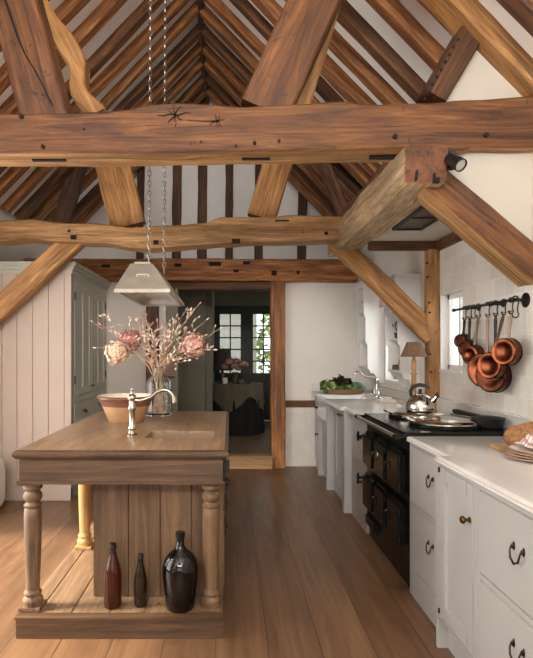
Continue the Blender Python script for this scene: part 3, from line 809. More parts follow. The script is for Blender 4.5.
for (x, y) in ((-1.0, 2.74), (-.097, 2.74), (-.962, 3.58), (-.962, 4.24)):
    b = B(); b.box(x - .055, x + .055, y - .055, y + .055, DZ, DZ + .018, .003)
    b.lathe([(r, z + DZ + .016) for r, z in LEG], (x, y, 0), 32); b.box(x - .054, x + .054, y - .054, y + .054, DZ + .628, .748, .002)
    lg = mesh('leg', b, 'leg_sunlit' if y > 3 else 'island_z', isl, angle=50)
    if y > 3: lg['label'] = 'turned leg with sunlight painted into its colour'
b = B(); PX0, PX1 = -1.046, -.034
b.box(PX0, PX1, IY0, IY0 + .035, 0, DZ - .006, .003); b.box(PX0 - .006, PX1 + .006, IY0 - .006, IY0 + .05, DZ - .012, DZ, .003)
b.box(PX0, PX0 + .03, IY0 + .035, AY1, 0, DZ - .008); b.box(PX1 - .03, PX1, IY0 + .035, AY1, 0, DZ - .008); b.box(PX0, PX1, AY1 - .03, AY1, 0, DZ - .008)
mesh('plinth', b, 'island_x', isl)
b = B(); xs = [PX0 + .002, -.955, -.79, -.60, -.43, -.26, -.13, PX1 - .002]
for a, c in zip(xs, xs[1:]): b.box(a + .002, c - .002, IY0 + .045, AY1 - .002, DZ - .03, DZ - .002, .002)
mesh('deck_board', b, 'deck', isl)
b = B(); KX0, KX1, KY0 = -.725, -.035, 2.86
xs = [KX0] + [(px - 230) * KY0 / F for px in (128.5, 160.3, 191.5)] + [KX1]
for a, c in zip(xs, xs[1:]): b.box(a + .0018, c - .0018, KY0, KY0 + .025, DZ, .748, .003)
b.box(KX0 + .004, KX1 - .02, KY0 + .02, AY1 - .01, DZ, .745)
mesh('cabinet_body', b, 'island_z', isl)
for y0, y1 in ((2.92, 3.35), (3.38, 3.81), (3.84, 4.27)):
    b = B(); b.box(KX1 - .02, KX1 + .004, y0, y1, .545, .738, .003); d = mesh('drawer', b, 'island_z', isl)
    b = B(); yc = (y0 + y1) / 2; b.tube([(KX1 + .004, yc - .04, .655), (KX1 + .028, yc - .03, .645), (KX1 + .028, yc + .03, .645), (KX1 + .004, yc + .04, .655)], .006, 8); mesh('handle', b, 'matte_black', d)
    b = B(); b.box(KX1 - .02, KX1 + .004, y0, y1, .13, .535, .003); d = mesh('door', b, 'island_z', isl)
    b = B(); b.box(KX1 + .004, KX1 + .014, y0 + .02, y0 + .045, .40, .50, .003); b.box(KX1 + .004, KX1 + .02, y0 + .025, y0 + .04, .44, .46, .002); mesh('latch', b, 'matte_black', d)
b = B(); b.box(AX1, AX1 + .022, 2.72, 2.74, .80, .85, .003); b.box(AX1 + .018, AX1 + .032, 2.715, 2.745, .795, .855, .003); mesh('towel_hook', b, 'matte_black', isl)

# pillar tap on the island
tp = at(132, 435.5, 3.11); TX, TY = tp.x, 3.11
tap = thing('pillar_tap', (TX, TY, .918), 'aged nickel pillar tap with a swan neck beside the island sink', 'tap')
b = B(); b.lathe([(0, 0), (.030, 0), (.030, .008), (.022, .014), (.020, .03), (.024, .036), (.024, .046), (.017, .056), (.0165, .14), (.022, .15), (.024, .16), (.018, .172), (.017, .20), (.024, .207), (.026, .218), (.020, .232), (.010, .240), (.007, .255), (.010, .262), (.006, .272), (0, .275)], (TX, TY, .918), 24)
mesh('column', b, 'nickel', tap)
b = B(); pts = []
for px, py in ((133, 399.5), (141, 400), (150, 397), (157, 391.5), (163, 389.2), (168, 390), (172, 393.5), (174.2, 398), (174.7, 402)):
    p = at(px, py, TY); pts.append((p.x, TY, p.z - .003))
b.tube(pts, [.011, .012, .011, .0105, .0105, .0105, .011, .012, .0125], 12); mesh('spout', b, 'nickel', tap)

# mixing bowl
bw = at(126, 421, 3.72); BX, BY = bw.x, 3.72
bowl = thing('mixing_bowl', (BX, BY, .918), 'large stoneware mixing bowl with a glazed terracotta rim on the island', 'bowl')
b = B(); z0 = .918
b.lathe([(0, z0), (.112, z0), (.118, z0 + .006), (.163, z0 + .118), (.158, z0 + .118), (.110, z0 + .02), (0, z0 + .014)], (BX, BY, 0), 48, close=False); mesh('bowl_body', b, 'stoneware', bowl)
b = B(); b.lathe([(.1635, z0 + .112), (.182, z0 + .155), (.195, z0 + .163), (.198, z0 + .174), (.192, z0 + .181)], (BX, BY, 0), 48, close=False); b.mi = 1; b.lathe([(.192, z0 + .181), (.182, z0 + .177), (.160, z0 + .116)], (BX, BY, 0), 48, close=False); mesh('rim', b, ['terracotta', 'cream'], bowl)
# glass vase
VX, VY, VZ = -.535, 4.06, .918
b = B(); outer = [(0, 0), (.088, 0), (.094, .008), (.095, .02), (.095, .235), (.088, .265), (.066, .29), (.050, .305), (.046, .34), (.052, .365)]
inner = [(.047, .363), (.041, .34), (.045, .308), (.06, .292), (.082, .262), (.089, .235), (.089, .022), (.080, .012), (0, .012)]
b.lathe([(r, z + VZ) for r, z in outer + inner], (VX, VY, 0), 40, close=False)
single('glass_vase', b, 'glass', (VX, VY, VZ), 'clear glass bottle vase holding the dried flowers on the island', 'vase')
# dried hydrangeas
def bez(p0, p1, p2, p3, n):
    out = []
    for i in range(n + 1):
        t = i / n; u = 1 - t
        out.append(p0 * u ** 3 + p1 * 3 * u * u * t + p2 * 3 * u * t * t + p3 * t ** 3)
    return out
def stem_pts(end, k, n=12):
    a = 2 * PI * (k * .618); base = Vector((VX + .05 * math.cos(a), VY + .05 * math.sin(a), VZ + .02))
    neck = Vector((VX - .03 * math.cos(a), VY - .03 * math.sin(a), VZ + .34)); neck.x += .02 * (1 if end.x > VX else -1)
    hi = neck + (end - neck) * .45 + Vector((0, 0, .06))
    return bez(base, base.lerp(neck, .6), neck, neck.lerp(hi, .3), 6)[:-1] + bez(neck.lerp(hi, .3), neck.lerp(hi, .8), hi, end, n)
def hydrangea(c, r, mats, label, k, squash=.85):
    root = thing('dried_hydrangea', (VX, VY, VZ + .02), label, 'flower', 'dried hydrangeas in the vase')
    b = B(); b.tube(stem_pts(c - Vector((0, 0, r * .4)), k), .0045, 7); mesh('stem', b, 'twig', root)
    b = B(); b.blob(c, r * .72, r * .72, r * .6, 3, .25, 2.5, k)
    for i in range(210):
        z = 1 - 2 * (i + .5) / 210; a = i * 2.39996; rr = math.sqrt(1 - z * z)
        nrm = Vector((rr * math.cos(a), rr * math.sin(a), z)); q = c + Vector((nrm.x * r, nrm.y * r, nrm.z * r * (squash if nrm.z > 0 else 1.15))) * (1 + .22 * noise.noise(nrm * 1.7 + Vector((k, 0, 0)))) * R.uniform(.74, 1.08)
        u = nrm.orthogonal().normalized(); v = nrm.cross(u); ph = R.uniform(0, PI)
        b.mi = R.choice((0, 0, 1))
        for m_ in range(4):
            aa = ph + m_ * PI / 2; d = u * math.cos(aa) + v * math.sin(aa); e = nrm.cross(d); s_ = r * R.uniform(.14, .2)
            b.poly([q, q + d * s_ * .6 + e * s_ * .5 + nrm * s_ * .25, q + d * s_ * 1.15 + nrm * s_ * R.uniform(.1, .6), q + d * s_ * .6 - e * s_ * .5 + nrm * s_ * .25], [(0, 1, 2, 3)])
    mesh('flower_head', b, mats, root)
hydrangea(at(117, 351, 4.0), .088, ['petal_pale', 'petal_pale'], 'large pale peach dried hydrangea, leftmost in the vase', 1)
hydrangea(at(130, 339, 4.06), .084, ['petal_rose', 'petal_mauve'], 'dusky rose dried hydrangea just right of the peach one', 2)
hydrangea(at(193, 344, 4.02), .088, ['petal_mauve', 'petal_pale'], 'mauve pink dried hydrangea on the right of the vase', 3)
# dried twigs
budm = None
def bud_mesh(mat):
    b = B(); b.lathe([(0, 0), (.004, .003), (.0065, .012), (.005, .022), (0, .030)], n=7)
    o = mesh('bud', b, mat); me = o.data; D.objects.remove(o); return me
BUDS = [bud_mesh('bud'), bud_mesh('bud'), bud_mesh('bud_pink')]
where = ['pale and forked in the very centre', 'short and rust-tinged at the mouth of the vase', 'leaning left over the vase neck', 'upright between the lamp chain side and the centre', 'fanning out right of the centre', 'low beside the rose hydrangea head', 'crossing behind the mauve head', 'thin and rising over the rose hydrangea', 'straggling out above the tap spout', 'bristling with buds left of the brown door post', 'bristling with buds right of the brown door post',
         'low and short to the right of the vase neck', 'slim and pale between the two hydrangea sides', 'reaching up in front of the doorway post', 'bent towards the mauve hydrangea from below', 'pale and arching over the peach hydrangea', 'upright behind the mauve hydrangea',
         'reaching far left above the cupboard drawer', 'arching left below the lamp', 'short and upright left of centre', 'bending left behind the rose hydrangea', 'low on the left behind the peach hydrangea', 'rising straight over the vase', 'upright under the lamp edge',
         'leaning right of centre', 'tall and pink-budded towards the doorway', 'slanting right over the mauve hydrangea', 'stretching right across the dark doorway', 'drooping right beyond the mauve hydrangea', 'short in the middle of the bunch', 'low and tangled above the vase neck', 'thin and forked beside the lamp corner', 'curving up to the lamp on the right', 'low on the right under the mauve hydrangea', 'crowded between the rose head and the centre']
ends = [(160, 345, 3.97), (164, 352, 3.95), (148, 352, 4.0), (152, 330, 4.12), (178, 334, 4.0), (143, 338, 3.97), (184, 330, 4.14), (139, 326, 4.1), (172, 360, 3.93), (147, 322, 4.05), (166, 334, 3.96), (183, 362, 3.95), (155, 338, 3.98), (168, 326, 4.15), (182, 350, 3.94), (121, 326, 3.96), (193, 322, 4.14), (93, 323, 3.95), (103, 317, 4.1), (135, 318, 4.1), (112, 332, 4.2), (97, 347, 4.1), (158, 322, 4.05), (164, 311, 4.1), (176, 318, 4.05), (200, 304, 4.0), (205, 321, 4.1), (221, 330, 4.05), (212, 349, 4.0), (150, 330, 3.98), (170, 340, 3.96), (142, 312, 4.15), (187, 310, 4.2), (196, 358, 4.05), (146, 345, 3.97)]
for k, (px, py, yy) in enumerate(ends):
    e = at(px, py, yy)
    tw = thing('dried_branch', (VX, VY, VZ + .02), 'dried budding twig in the vase, ' + where[k], 'branch', 'dried twigs in the vase')
    pts = stem_pts(e, k + 4, 14)
    for i in range(7, len(pts)): pts[i] = pts[i] + Vector((R.uniform(-1, 1), R.uniform(-1, 1), R.uniform(-1, 1))) * .010
    b = B(); b.tube(pts, [.0042 - .0022 * i / len(pts) for i in range(len(pts))], 6)
    spots = [(pts[-1], (pts[-1] - pts[-2]).normalized())]
    for q in range(R.randint(4, 6)):
        i = R.randint(len(pts) - 10, len(pts) - 2); p = pts[i]
        d = ((pts[i + 1] - pts[i]).normalized() + Vector((R.uniform(-.9, .9), R.uniform(-.6, .6), R.uniform(-.2, .9)))).normalized()
        L = R.uniform(.03, .085); m1 = p + d * L * .5 + Vector((0, 0, .005)); e1 = p + d * L
        b.tube([p, m1, e1], [.0025, .002, .0014], 5)
        spots += [(e1, d)]
        if q % 3 == 0: spots.append((m1, (d + Vector((R.uniform(-1, 1), 0, .5))).normalized()))
        if q == 1: spots.append((p, Vector((R.uniform(-.6, .6), R.uniform(-.3, .3), 1)).normalized()))
    mesh('twig', b, 'twig', tw)
    for p, d in spots:
        o = D.objects.new('bud', R.choice(BUDS if k not in (25,) else BUDS[1:])); COL.objects.link(o); o.parent = tw
        o.location = p - Vector(tw['_o']); o.rotation_mode = 'QUATERNION'; o.rotation_quaternion = d.to_track_quat('Z', 'Y'); s_ = R.uniform(.75, 1.2); o.scale = (s_, s_, s_)

# bottles on the island deck
def bottle(x, y, prof, mat, label, stopper=None):
    r = thing('glass_bottle', (x, y, DZ), label, 'bottle', 'bottles on the island plinth')
    b = B(); b.lathe([(q, z + DZ) for q, z in prof], (x, y, 0), 40); mesh('bottle_body', b, mat, r)
    if stopper:
        b = B(); b.lathe([(q, z + DZ) for q, z in stopper], (x, y, 0), 24); mesh('stopper', b, 'matte_black', r)
bottle(-.598, 2.755, [(0, 0), (.040, 0), (.045, .008), (.045, .15), (.043, .18), (.034, .215), (.022, .25), (.0165, .28), (.016, .292), (0, .292)], 'brown_glass', 'tall brown glass bottle with a black stopper, left of three', [(0, .292), (.019, .292), (.019, .305), (.016, .308), (.016, .320), (0, .322)])
bottle(-.458, 2.765, [(0, 0), (.030, 0), (.034, .006), (.034, .115), (.031, .145), (.022, .185), (.0145, .215), (.013, .238), (0, .238)], 'olive_glass', 'small dark green bottle standing between two brown ones', [(0, .238), (.016, .238), (.017, .25), (.013, .262), (0, .264)])
bottle(-.252, 2.74, [(0, 0), (.066, 0), (.074, .01), (.088, .13), (.092, .18), (.090, .215), (.078, .25), (.055, .278), (.032, .296), (.021, .315), (.019, .355), (.024, .358), (.024, .382), (0, .384)], 'black_glass', 'fat near-black demijohn bottle beside the right island leg')

# ------------------------------------------------------------------ pendant lamp
pend = thing('pendant_lamp', (-.53, 3.9, 1.77), 'long tapered zinc pendant lamp on two chains over the island', 'lamp')
b = B()
zb, zt_ = 1.77, 1.985
bot = [(-.724, 3.37), (-.374, 3.37), (-.374, 4.44), (-.724, 4.44)]
top = [(-.665, 3.60), (-.515, 3.60), (-.515, 4.20), (-.665, 4.20)]
mid = [(a[0] + (c[0] - a[0]) * .06, a[1] + (c[1] - a[1]) * .06) for a, c in zip(bot, top)]
def loop(l, z): return [b.bm.verts.new((p[0], p[1], z)) for p in l]
def shrink(l, d):
    cx = sum(p[0] for p in l) / 4; cy = sum(p[1] for p in l) / 4
    return [(p[0] - d * (1 if p[0] > cx else -1), p[1] - d * (1 if p[1] > cy else -1)) for p in l]
L0 = loop(bot, zb); L1 = loop(bot, zb + .022); L2 = loop(top, zt_); J0 = loop(shrink(bot, .022), zb); J1 = loop(shrink(bot, .022), zb + .018); J2 = loop(shrink(bot, .075), zb + .045); J3 = loop(shrink(top, .012), zt_ - .012)
for a, c in ((L0, L1), (L1, L2), (J0, J1)):
    for k in range(4): b.bm.faces.new((a[k], a[(k + 1) % 4], c[(k + 1) % 4], c[k]))
for k in range(4): b.bm.faces.new((L0[(k + 1) % 4], L0[k], J0[k], J0[(k + 1) % 4]))
b.bm.faces.new(L2)
mesh('lamp_shade', b, 'zinc', pend, smooth=False)
b = B(); J1 = loop(shrink(bot, .022), zb + .018); J2 = loop(shrink(bot, .09), zb + .05)
for k in range(4): b.bm.faces.new((J1[k], J1[(k + 1) % 4], J2[(k + 1) % 4], J2[k]))
b.bm.faces.new(J2); mesh('reflector', b, 'zinc_in', pend, smooth=False)
b = B(); b.box(-.645, -.535, 3.63, 4.17, zt_ - .004, zt_ + .018, .004); mesh('top_cap', b, 'zinc', pend)
b = B(); yk = 3.528
pm = at(143, 276, 3.49)
b.box(pm.x - .042, pm.x + .042, 3.475, 3.505, pm.z - .016, pm.z + .013, .003)
pl = mesh('name_plate', b, 'zinc', pend)
b = B()
for k in range(6): b.box(pm.x - .034 + k * .0115, pm.x - .026 + k * .0115, 3.473, 3.478, pm.z - .008, pm.z + .004)
mesh('lettering', b, 'vent', pl)
for x, y, lean in ((-.548, 3.65, .018), (-.50, 4.10, .012)):
    b = B(); z = zt_ + .018; top_z = 4.86; x1 = x + lean
    b.tube([(x, y - .012, z - .01), (x, y - .012, z + .02), (x, y + .012, z + .02), (x, y + .012, z - .01)], .004, 6)
    n_l = int((top_z - z) / .034)
    for i in range(n_l):
        cz = z + .022 + i * .034; cx = x + lean * (i / n_l)
        ring = []
        for q in range(10):
            a = 2 * PI * q / 10; u = .0105 * math.cos(a); w = .023 * math.sin(a)
            ring.append((cx + (u if i % 2 else 0), y + (0 if i % 2 else u), cz + w))
        b.tube(ring, .0034, 5, closed=True)
    mesh('chain', b, 'tin', pend)

# ------------------------------------------------------------------ right-hand units
def handle_drop(par, x, y, z, s=1.0):
    """cast hook-shaped pull: two leaf backplates and a hanging bow, facing -x"""
    b = B()
    for dy in (-.035, .035):
        b.lathe([(0, 0), (.008 * s, 0), (.0095 * s, .003), (.006 * s, .006), (.004 * s, .012), (0, .014)], (x, y + dy * s, z), 12, Matrix.Rotation(-PI / 2, 4, 'Y') @ Matrix.Diagonal((1.9, .75, 1, 1)))
    b.tube([(x - .012, y - .035 * s, z), (x - .016, y - .035 * s, z - .014 * s), (x - .018, y - .028 * s, z - .040 * s), (x - .019, y, z - .056 * s), (x - .018, y + .028 * s, z - .040 * s), (x - .016, y + .035 * s, z - .014 * s), (x - .012, y + .035 * s, z)],
           [.003 * s, .0036 * s, .0042 * s, .0046 * s, .0042 * s, .0036 * s, .003 * s], 8)
    return mesh('handle', b, 'bronze', par)
def knob(par, x, y, z, mat='brass', r=.016):
    b = B(); b.lathe([(0, 0), (r * .8, 0), (r * .8, .003), (r * .45, .008), (r * .42, .016), (r, .024), (r * 1.05, .030), (r * .7, .038), (0, .040)], (x, y, z), 16, Matrix.Rotation(-PI / 2, 4, 'Y'))
    return mesh('knob', b, mat, par)
def drawer(par, x, y0, y1, z0, z1, th=.02, bead=True):
    b = B(); b.box(x - .002, x + th, y0, y1, z0, z1, .003)
    return mesh('drawer', b, 'paint', par)
def carcass(b, xf, y0, y1, z0, z1, rails, w=.022):
    """face frame round openings; rails: z edges of the openings (lo, hi)"""
    b.box(xf + .02, XR - .04, y0, y1, z0, z1)
    b.box(xf, xf + .03, y0, y0 + w, z0, z1); b.box(xf, xf + .03, y1 - w, y1, z0, z1)
    zs = [z0] + [v for r in rails for v in r] + [z1]
    for a, c in zip(zs[0::2], zs[1::2]):
        if c - a > .001: b.box(xf, xf + .03, y0 + w, y1 - w, a, c)

# drawer unit right of the range
X1 = 1.046
u = thing('base_cabinet', (1.38, 2.89, 0), 'white painted two-drawer base cabinet right beside the black range', 'cabinet', 'white base cabinets')
b = B(); carcass(b, X1, 2.579, 3.14, .145, .88, [(.160, .522), (.536, .862)]); mesh('body', b, 'paint', u)
b = B(); b.box(X1 - .001, X1 + .03, 2.579, 3.14, 0, .145, .002); mesh('plinth', b, 'paint', u)
for z0, z1, hz in ((.163, .519, .40), (.539, .859, .745)):
    d = drawer(u, X1, 2.604, 3.115, z0, z1); handle_drop(d, X1 - .002, 2.80, hz, .85)
# door unit, standing proud on a foot
X2 = .982
u = thing('base_cabinet', (1.36, 2.37, 0), 'white painted base cabinet with one panelled door and a brass knob', 'cabinet', 'white base cabinets')
b = B(); carcass(b, X2, 2.147, 2.577, .155, .88, [(.165, .868)], .03); b.box(X2, X2 + .03, 2.528, 2.5468, .166, .867); mesh('body', b, 'paint', u)
b = B(); b.box(X2, X2 + .075, 2.553, 2.577, 0, .155, .002); mesh('foot', b, 'paint', u)
b = B(); b.box(X2 + .05, X2 + .07, 2.147, 2.553, 0, .155); mesh('toe_kick', b, 'paint', u)
d = xdoor(u, 2.180, 2.525, .168, .865, X2 + .021, -1, 'paint', 1, st=.06)
knob(d, X2 - .001, 2.21, .715, 'brass')
for z in (.19, .85):
    b = B(); b.box(X2 - .008, X2 + .002, 2.523, 2.534, z - .012, z + .012, .002); mesh('hinge', b, 'bronze', d)
# wide drawers
u = thing('base_cabinet', (1.36, 1.66, 0), 'white painted wide drawer cabinet nearest the bottom right corner', 'cabinet', 'white base cabinets')
b = B(); carcass(b, X2, 1.15, 2.145, .145, .88, [(.155, .512), (.534, .862)], .026); mesh('body', b, 'paint', u)
b = B(); b.box(X2 + .04, X2 + .07, 1.15, 2.145, 0, .145); mesh('plinth', b, 'paint', u)
for z0, z1, hz in ((.158, .509, .40), (.537, .859, .735)):
    d = drawer(u, X2, 1.18, 2.117, z0, z1); handle_drop(d, X2 - .002, 1.83, hz, .9); handle_drop(d, X2 - .002, 1.42, hz, .9)

def worktop(name, outline, z0, z1, label, base, hole=None):
    b = B(); n = len(outline)
    prof = [(.014, z0), (.004, z0 + .002), (.0, z0 + .008), (.006, z0 + .014), (.004, z0 + .018), (.002, z1 - .010), (.010, z1 - .004), (.022, z1)]
    rings = []
    for inset, z in prof:
        ring = []
        for i, (x, y) in enumerate(outline):
            xx = x + (inset if x < 1.5 else 0)
            px_, nx_ = outline[i - 1], outline[(i + 1) % n]
            ring.append(b.bm.verts.new((xx, y + outline_dir[name][i] * inset, z)))
        rings.append(ring)
    for a, c in zip(rings, rings[1:]):
        for i in range(n): b.bm.faces.new((a[i], a[(i + 1) % n], c[(i + 1) % n], c[i]))
    b.bm.faces.new(rings[-1]); b.bm.faces.new(rings[0][::-1])
    o = single('worktop', b, 'marble', base, label, 'worktop', angle=25)
    return o
outline_dir = {'near': [1, 1, -1, -1, -1, -1], 'far': [1, 1, 1, 1, 0, 0]}
worktop('near', [(.970, 1.12), (XR - .002, 1.12), (XR - .002, 3.142), (1.024, 3.142), (1.024, 2.565), (.970, 2.565)][::1], .879, .911, 'white marble worktop with a moulded edge on the cabinets in front', (1.38, 2.1, .879))
worktop('far', [(1.0, 4.146), (XR - .002, 4.146), (XR - .002, 5.50), (.962, 5.50), (.962, 4.74), (1.0, 4.74)], .879, .911, 'white marble worktop beyond the black range, beside the sink', (1.35, 4.8, .879))
b = B(); b.box(.985, XR - .002, 6.062, YB - .012, .879, .911, .004)
single('worktop', b, 'marble', (1.35, 6.3, .879), 'white marble worktop end against the back wall, under the vegetables', 'worktop')
b = B(); b.box(XR - .03, XR - .001, 1.12, 4.5, .912, 1.008, .003); b.box(XR - .03, XR - .001, 4.602, YB - .02, .912, .99, .003); b.box(1.0, XR - .03, YB - .035, YB - .013, .912, 1.0, .003)
b.box(XR - .040, XR - .001, 1.12, 4.5, 1.006, 1.016, .003)
struct('trim_4', b, 'marble')
# behind the range the upstand runs to the floor
b = B(); b.box(XR - .03, XR - .001, 3.15, 4.14, .6, .912); struct('trim_5', b, 'marble')

# units left of the range
u = thing('base_cabinet', (1.4, 4.43, 0), 'white painted drawer cabinet just beyond the black range', 'cabinet', 'white base cabinets')
b = B(); carcass(b, 1.05, 4.15, 4.66, .13, .88, [(.145, .48), (.50, .862)]); mesh('body', b, 'paint', u)
b = B(); b.box(1.05, 1.08, 4.15, 4.66, 0, .13); mesh('plinth', b, 'paint', u)
for z0, z1, hz in ((.148, .477, .36), (.503, .859, .71)):
    d = drawer(u, 1.05, 4.175, 4.635, z0, z1); knob(d, 1.048, 4.30, hz, 'bronze')
def pilaster(par, x, y0, y1):
    b = B(); b.box(x, x + .075, y0, y1, 0, .88, .003); b.box(x - .006, x + .08, y0 - .004, y1 + .004, 0, .09, .003); mesh('pilaster', b, 'paint', par)
u = thing('base_cabinet', (1.4, 5.07, 0), 'white painted cabinet with two narrow doors left of the range', 'cabinet', 'white base cabinets')
pilaster(u, .988, 4.665, 4.73)
b = B(); carcass(b, 1.055, 4.735, 5.435, .10, .88, [(.115, .862)]); mesh('body', b, 'paint', u)
b = B(); b.box(1.05, 1.08, 4.735, 5.435, 0, .10); mesh('plinth', b, 'paint', u)
for y0, y1, ky in ((4.76, 5.083, 5.045), (5.087, 5.41, 5.125)):
    d = xdoor(u, y0, y1, .118, .859, 1.074, -1, 'paint', 1, st=.055); knob(d, 1.052, ky, .80, 'brass', .012)
u = thing('sink_cabinet', (1.4, 5.77, 0), 'white painted cabinet under the white butler sink', 'cabinet', 'white base cabinets')
pilaster(u, .98, 5.44, 5.50)
b = B(); carcass(b, 1.04, 5.505, 6.06, .10, .66, [(.115, .375), (.39, .645)]); mesh('body', b, 'paint', u)
b = B(); b.box(1.05, 1.08, 5.505, 6.06, 0, .10); mesh('plinth', b, 'paint', u)
for z0, z1 in ((.118, .372), (.393, .642)):
    d = drawer(u, 1.04, 5.53, 6.035, z0, z1); knob(d, 1.038, 5.6, (z0 + z1) / 2 + .05, 'bronze', .016)
u = thing('base_cabinet', (1.4, 6.3, 0), 'white painted end cabinet against the back wall', 'cabinet', 'white base cabinets')
pilaster(u, 1.0, 6.065, 6.13)
b = B(); carcass(b, 1.03, 6.135, YB - .015, .10, .88, [(.115, .55), (.57, .862)]); mesh('body', b, 'paint', u)
b = B(); b.box(1.04, 1.07, 6.135, YB - .015, 0, .1); mesh('plinth', b, 'paint', u)
for z0, z1 in ((.118, .547), (.573, .859)):
    d = drawer(u, 1.03, 6.16, YB - .04, z0, z1); knob(d, 1.028, 6.3, z1 - .12, 'bronze', .014)
# butler sink
b = B(); x0, x1, y0, y1, z0, z1, w = .985, 1.50, 5.507, 6.055, .665, .906, .025
b.box(x0, x1, y0, y1, z0, z0 + .03, .004); b.box(x0, x0 + w, y0, y1, z0 + .03, z1, .006); b.box(x1 - w, x1, y0, y1, z0 + .03, z1, .006); b.box(x0 + w, x1 - w, y0, y0 + w, z0 + .03, z1, .006); b.box(x0 + w, x1 - w, y1 - w, y1, z0 + .03, z1, .006)
single('butler_sink', b, 'ceramic', (1.25, 5.78, .665), 'white ceramic butler sink below the window', 'sink')
b = B(); b.box(1.502, XR - .002, 5.503, 6.058, .879, .911, .003)
single('worktop', b, 'marble', (1.62, 5.78, .879), 'narrow marble ledge behind the butler sink', 'worktop')
# sink tap
fx, fy = 1.53, 5.62
mt = thing('sink_tap', (fx, fy, .911), 'chrome bridge tap with a tall swan neck at the butler sink', 'tap')
b = B(); zc = .911
for dy in (-.075, .075):
    b.lathe([(0, 0), (.026, 0), (.026, .006), (.016, .014), (.018, .03), (.024, .045), (.020, .065), (.012, .07), (0, .072)], (fx, fy + dy, zc), 18)
b.tube([(fx, fy - .075, zc + .045), (fx, fy + .075, zc + .045)], .012, 12); b.lathe([(0, 0), (.020, .0), (.024, .02), (.018, .05), (.020, .075), (.014, .10), (.014, .14), (.018, .15), (.012, .17), (0, .175)], (fx, fy, zc + .03), 18)
mesh('tap_body', b, 'chrome', mt)
b = B(); pts = []
for px, py in ((371.5, 380), (368, 379), (362, 378.5), (358, 376), (355, 373), (352.5, 372.5), (350.5, 374.5), (350, 378)):
    p = at(px, py, fy); pts.append((p.x + .045, fy, p.z + .015))
b.tube(pts, [.012, .011, .010, .009, .009, .009, .010, .011], 10); mesh('spout', b, 'chrome', mt)
for dy in (-.075, .075):
    b = B(); b.tube([(fx - .03, fy + dy, zc + .085), (fx + .03, fy + dy, zc + .085)], .007, 8); b.tube([(fx, fy + dy - .03, zc + .085), (fx, fy + dy + .03, zc + .085)], .007, 8); b.lathe([(0, 0), (.012, 0), (.012, .02), (.008, .03), (0, .031)], (fx, fy + dy, zc + .068), 12)
    mesh('cross_handle', b, 'chrome', mt)

# basket of greens
gx, gy = (343 - 230) * 6.22 / F, 6.22
b = B(); zc = .911
b.lathe([(0, zc), (.20, zc), (.225, zc + .02), (.245, zc + .055), (.250, zc + .06), (.240, zc + .062), (.215, zc + .025), (0, zc + .012)], (gx, gy, 0), 40, close=False)
single('wicker_tray', b, 'wicker', (gx, gy, .911), 'round wicker tray holding leafy greens at the far end of the worktop', 'tray')
def leafy(c, rx, ry, rz, mats, label, n=46, size=.06, seed=1, cat='lettuce', name='lettuce'):
    rr = random.Random(seed); b = B()
    for i in range(n):
        a = rr.uniform(0, 2 * PI); e = rr.uniform(-.1, 1); q = math.sqrt(max(0, 1 - e * e))
        d = Vector((q * math.cos(a) * rx, q * math.sin(a) * ry, e * rz)); base = Vector(c) + d * .35; tip = Vector(c) + d * rr.uniform(.8, 1.15)
        ax = (tip - base).normalized(); side = ax.cross(Vector((rr.uniform(-1, 1), rr.uniform(-1, 1), rr.uniform(-.3, 1)))).normalized(); up = side.cross(ax)
        L = (tip - base).length; rows = []
        for k in range(5):
            t = k / 4; w = size * math.sin(PI * (0.15 + .75 * t)) * .8; bow = up * (.25 * L * math.sin(t * PI))
            row = []
            for s_ in (-1, -.5, 0, .5, 1):
                rf = up * (.012 * math.sin(9 * t + 5 * s_ + i)) * abs(s_) * 1.4
                row.append(b.bm.verts.new(base + ax * L * t + side * w * s_ + bow + rf - up * .012 * s_ * s_))
            rows.append(row)
        mi = rr.randint(0, len(mats) - 1)
        for r0, r1 in zip(rows, rows[1:]):
            for k in range(4):
                f = b.bm.faces.new((r0[k], r0[k + 1], r1[k + 1], r1[k])); f.material_index = mi
    return single(name, b, mats, Vector(c), label, cat, 'greens in the wicker tray', angle=80)
leafy((gx - .19, gy - .08, .965), .10, .11, .11, ['leaf_green', 'leaf_lime'], 'bright green lettuce spilling over the left of the wicker tray', 46, .05, 3)
leafy((gx - .02, gy - .02, .985), .16, .12, .13, ['leaf_red', 'leaf_dark', 'leaf_red'], 'dark red oak-leaf lettuce heaped in the middle of the tray', 60, .05, 5)
leafy((gx + .15, gy - .06, .965), .10, .10, .08, ['leaf_blue'], 'blue-green cabbage leaves on the right of the tray', 26, .06, 7, 'cabbage', 'cabbage')
leafy((gx + .02, gy - .17, .97), .12, .05, .05, ['leaf_lime', 'leaf_green'], 'pale green leaves lying along the front of the tray', 26, .035, 9, 'greens', 'salad_leaf')

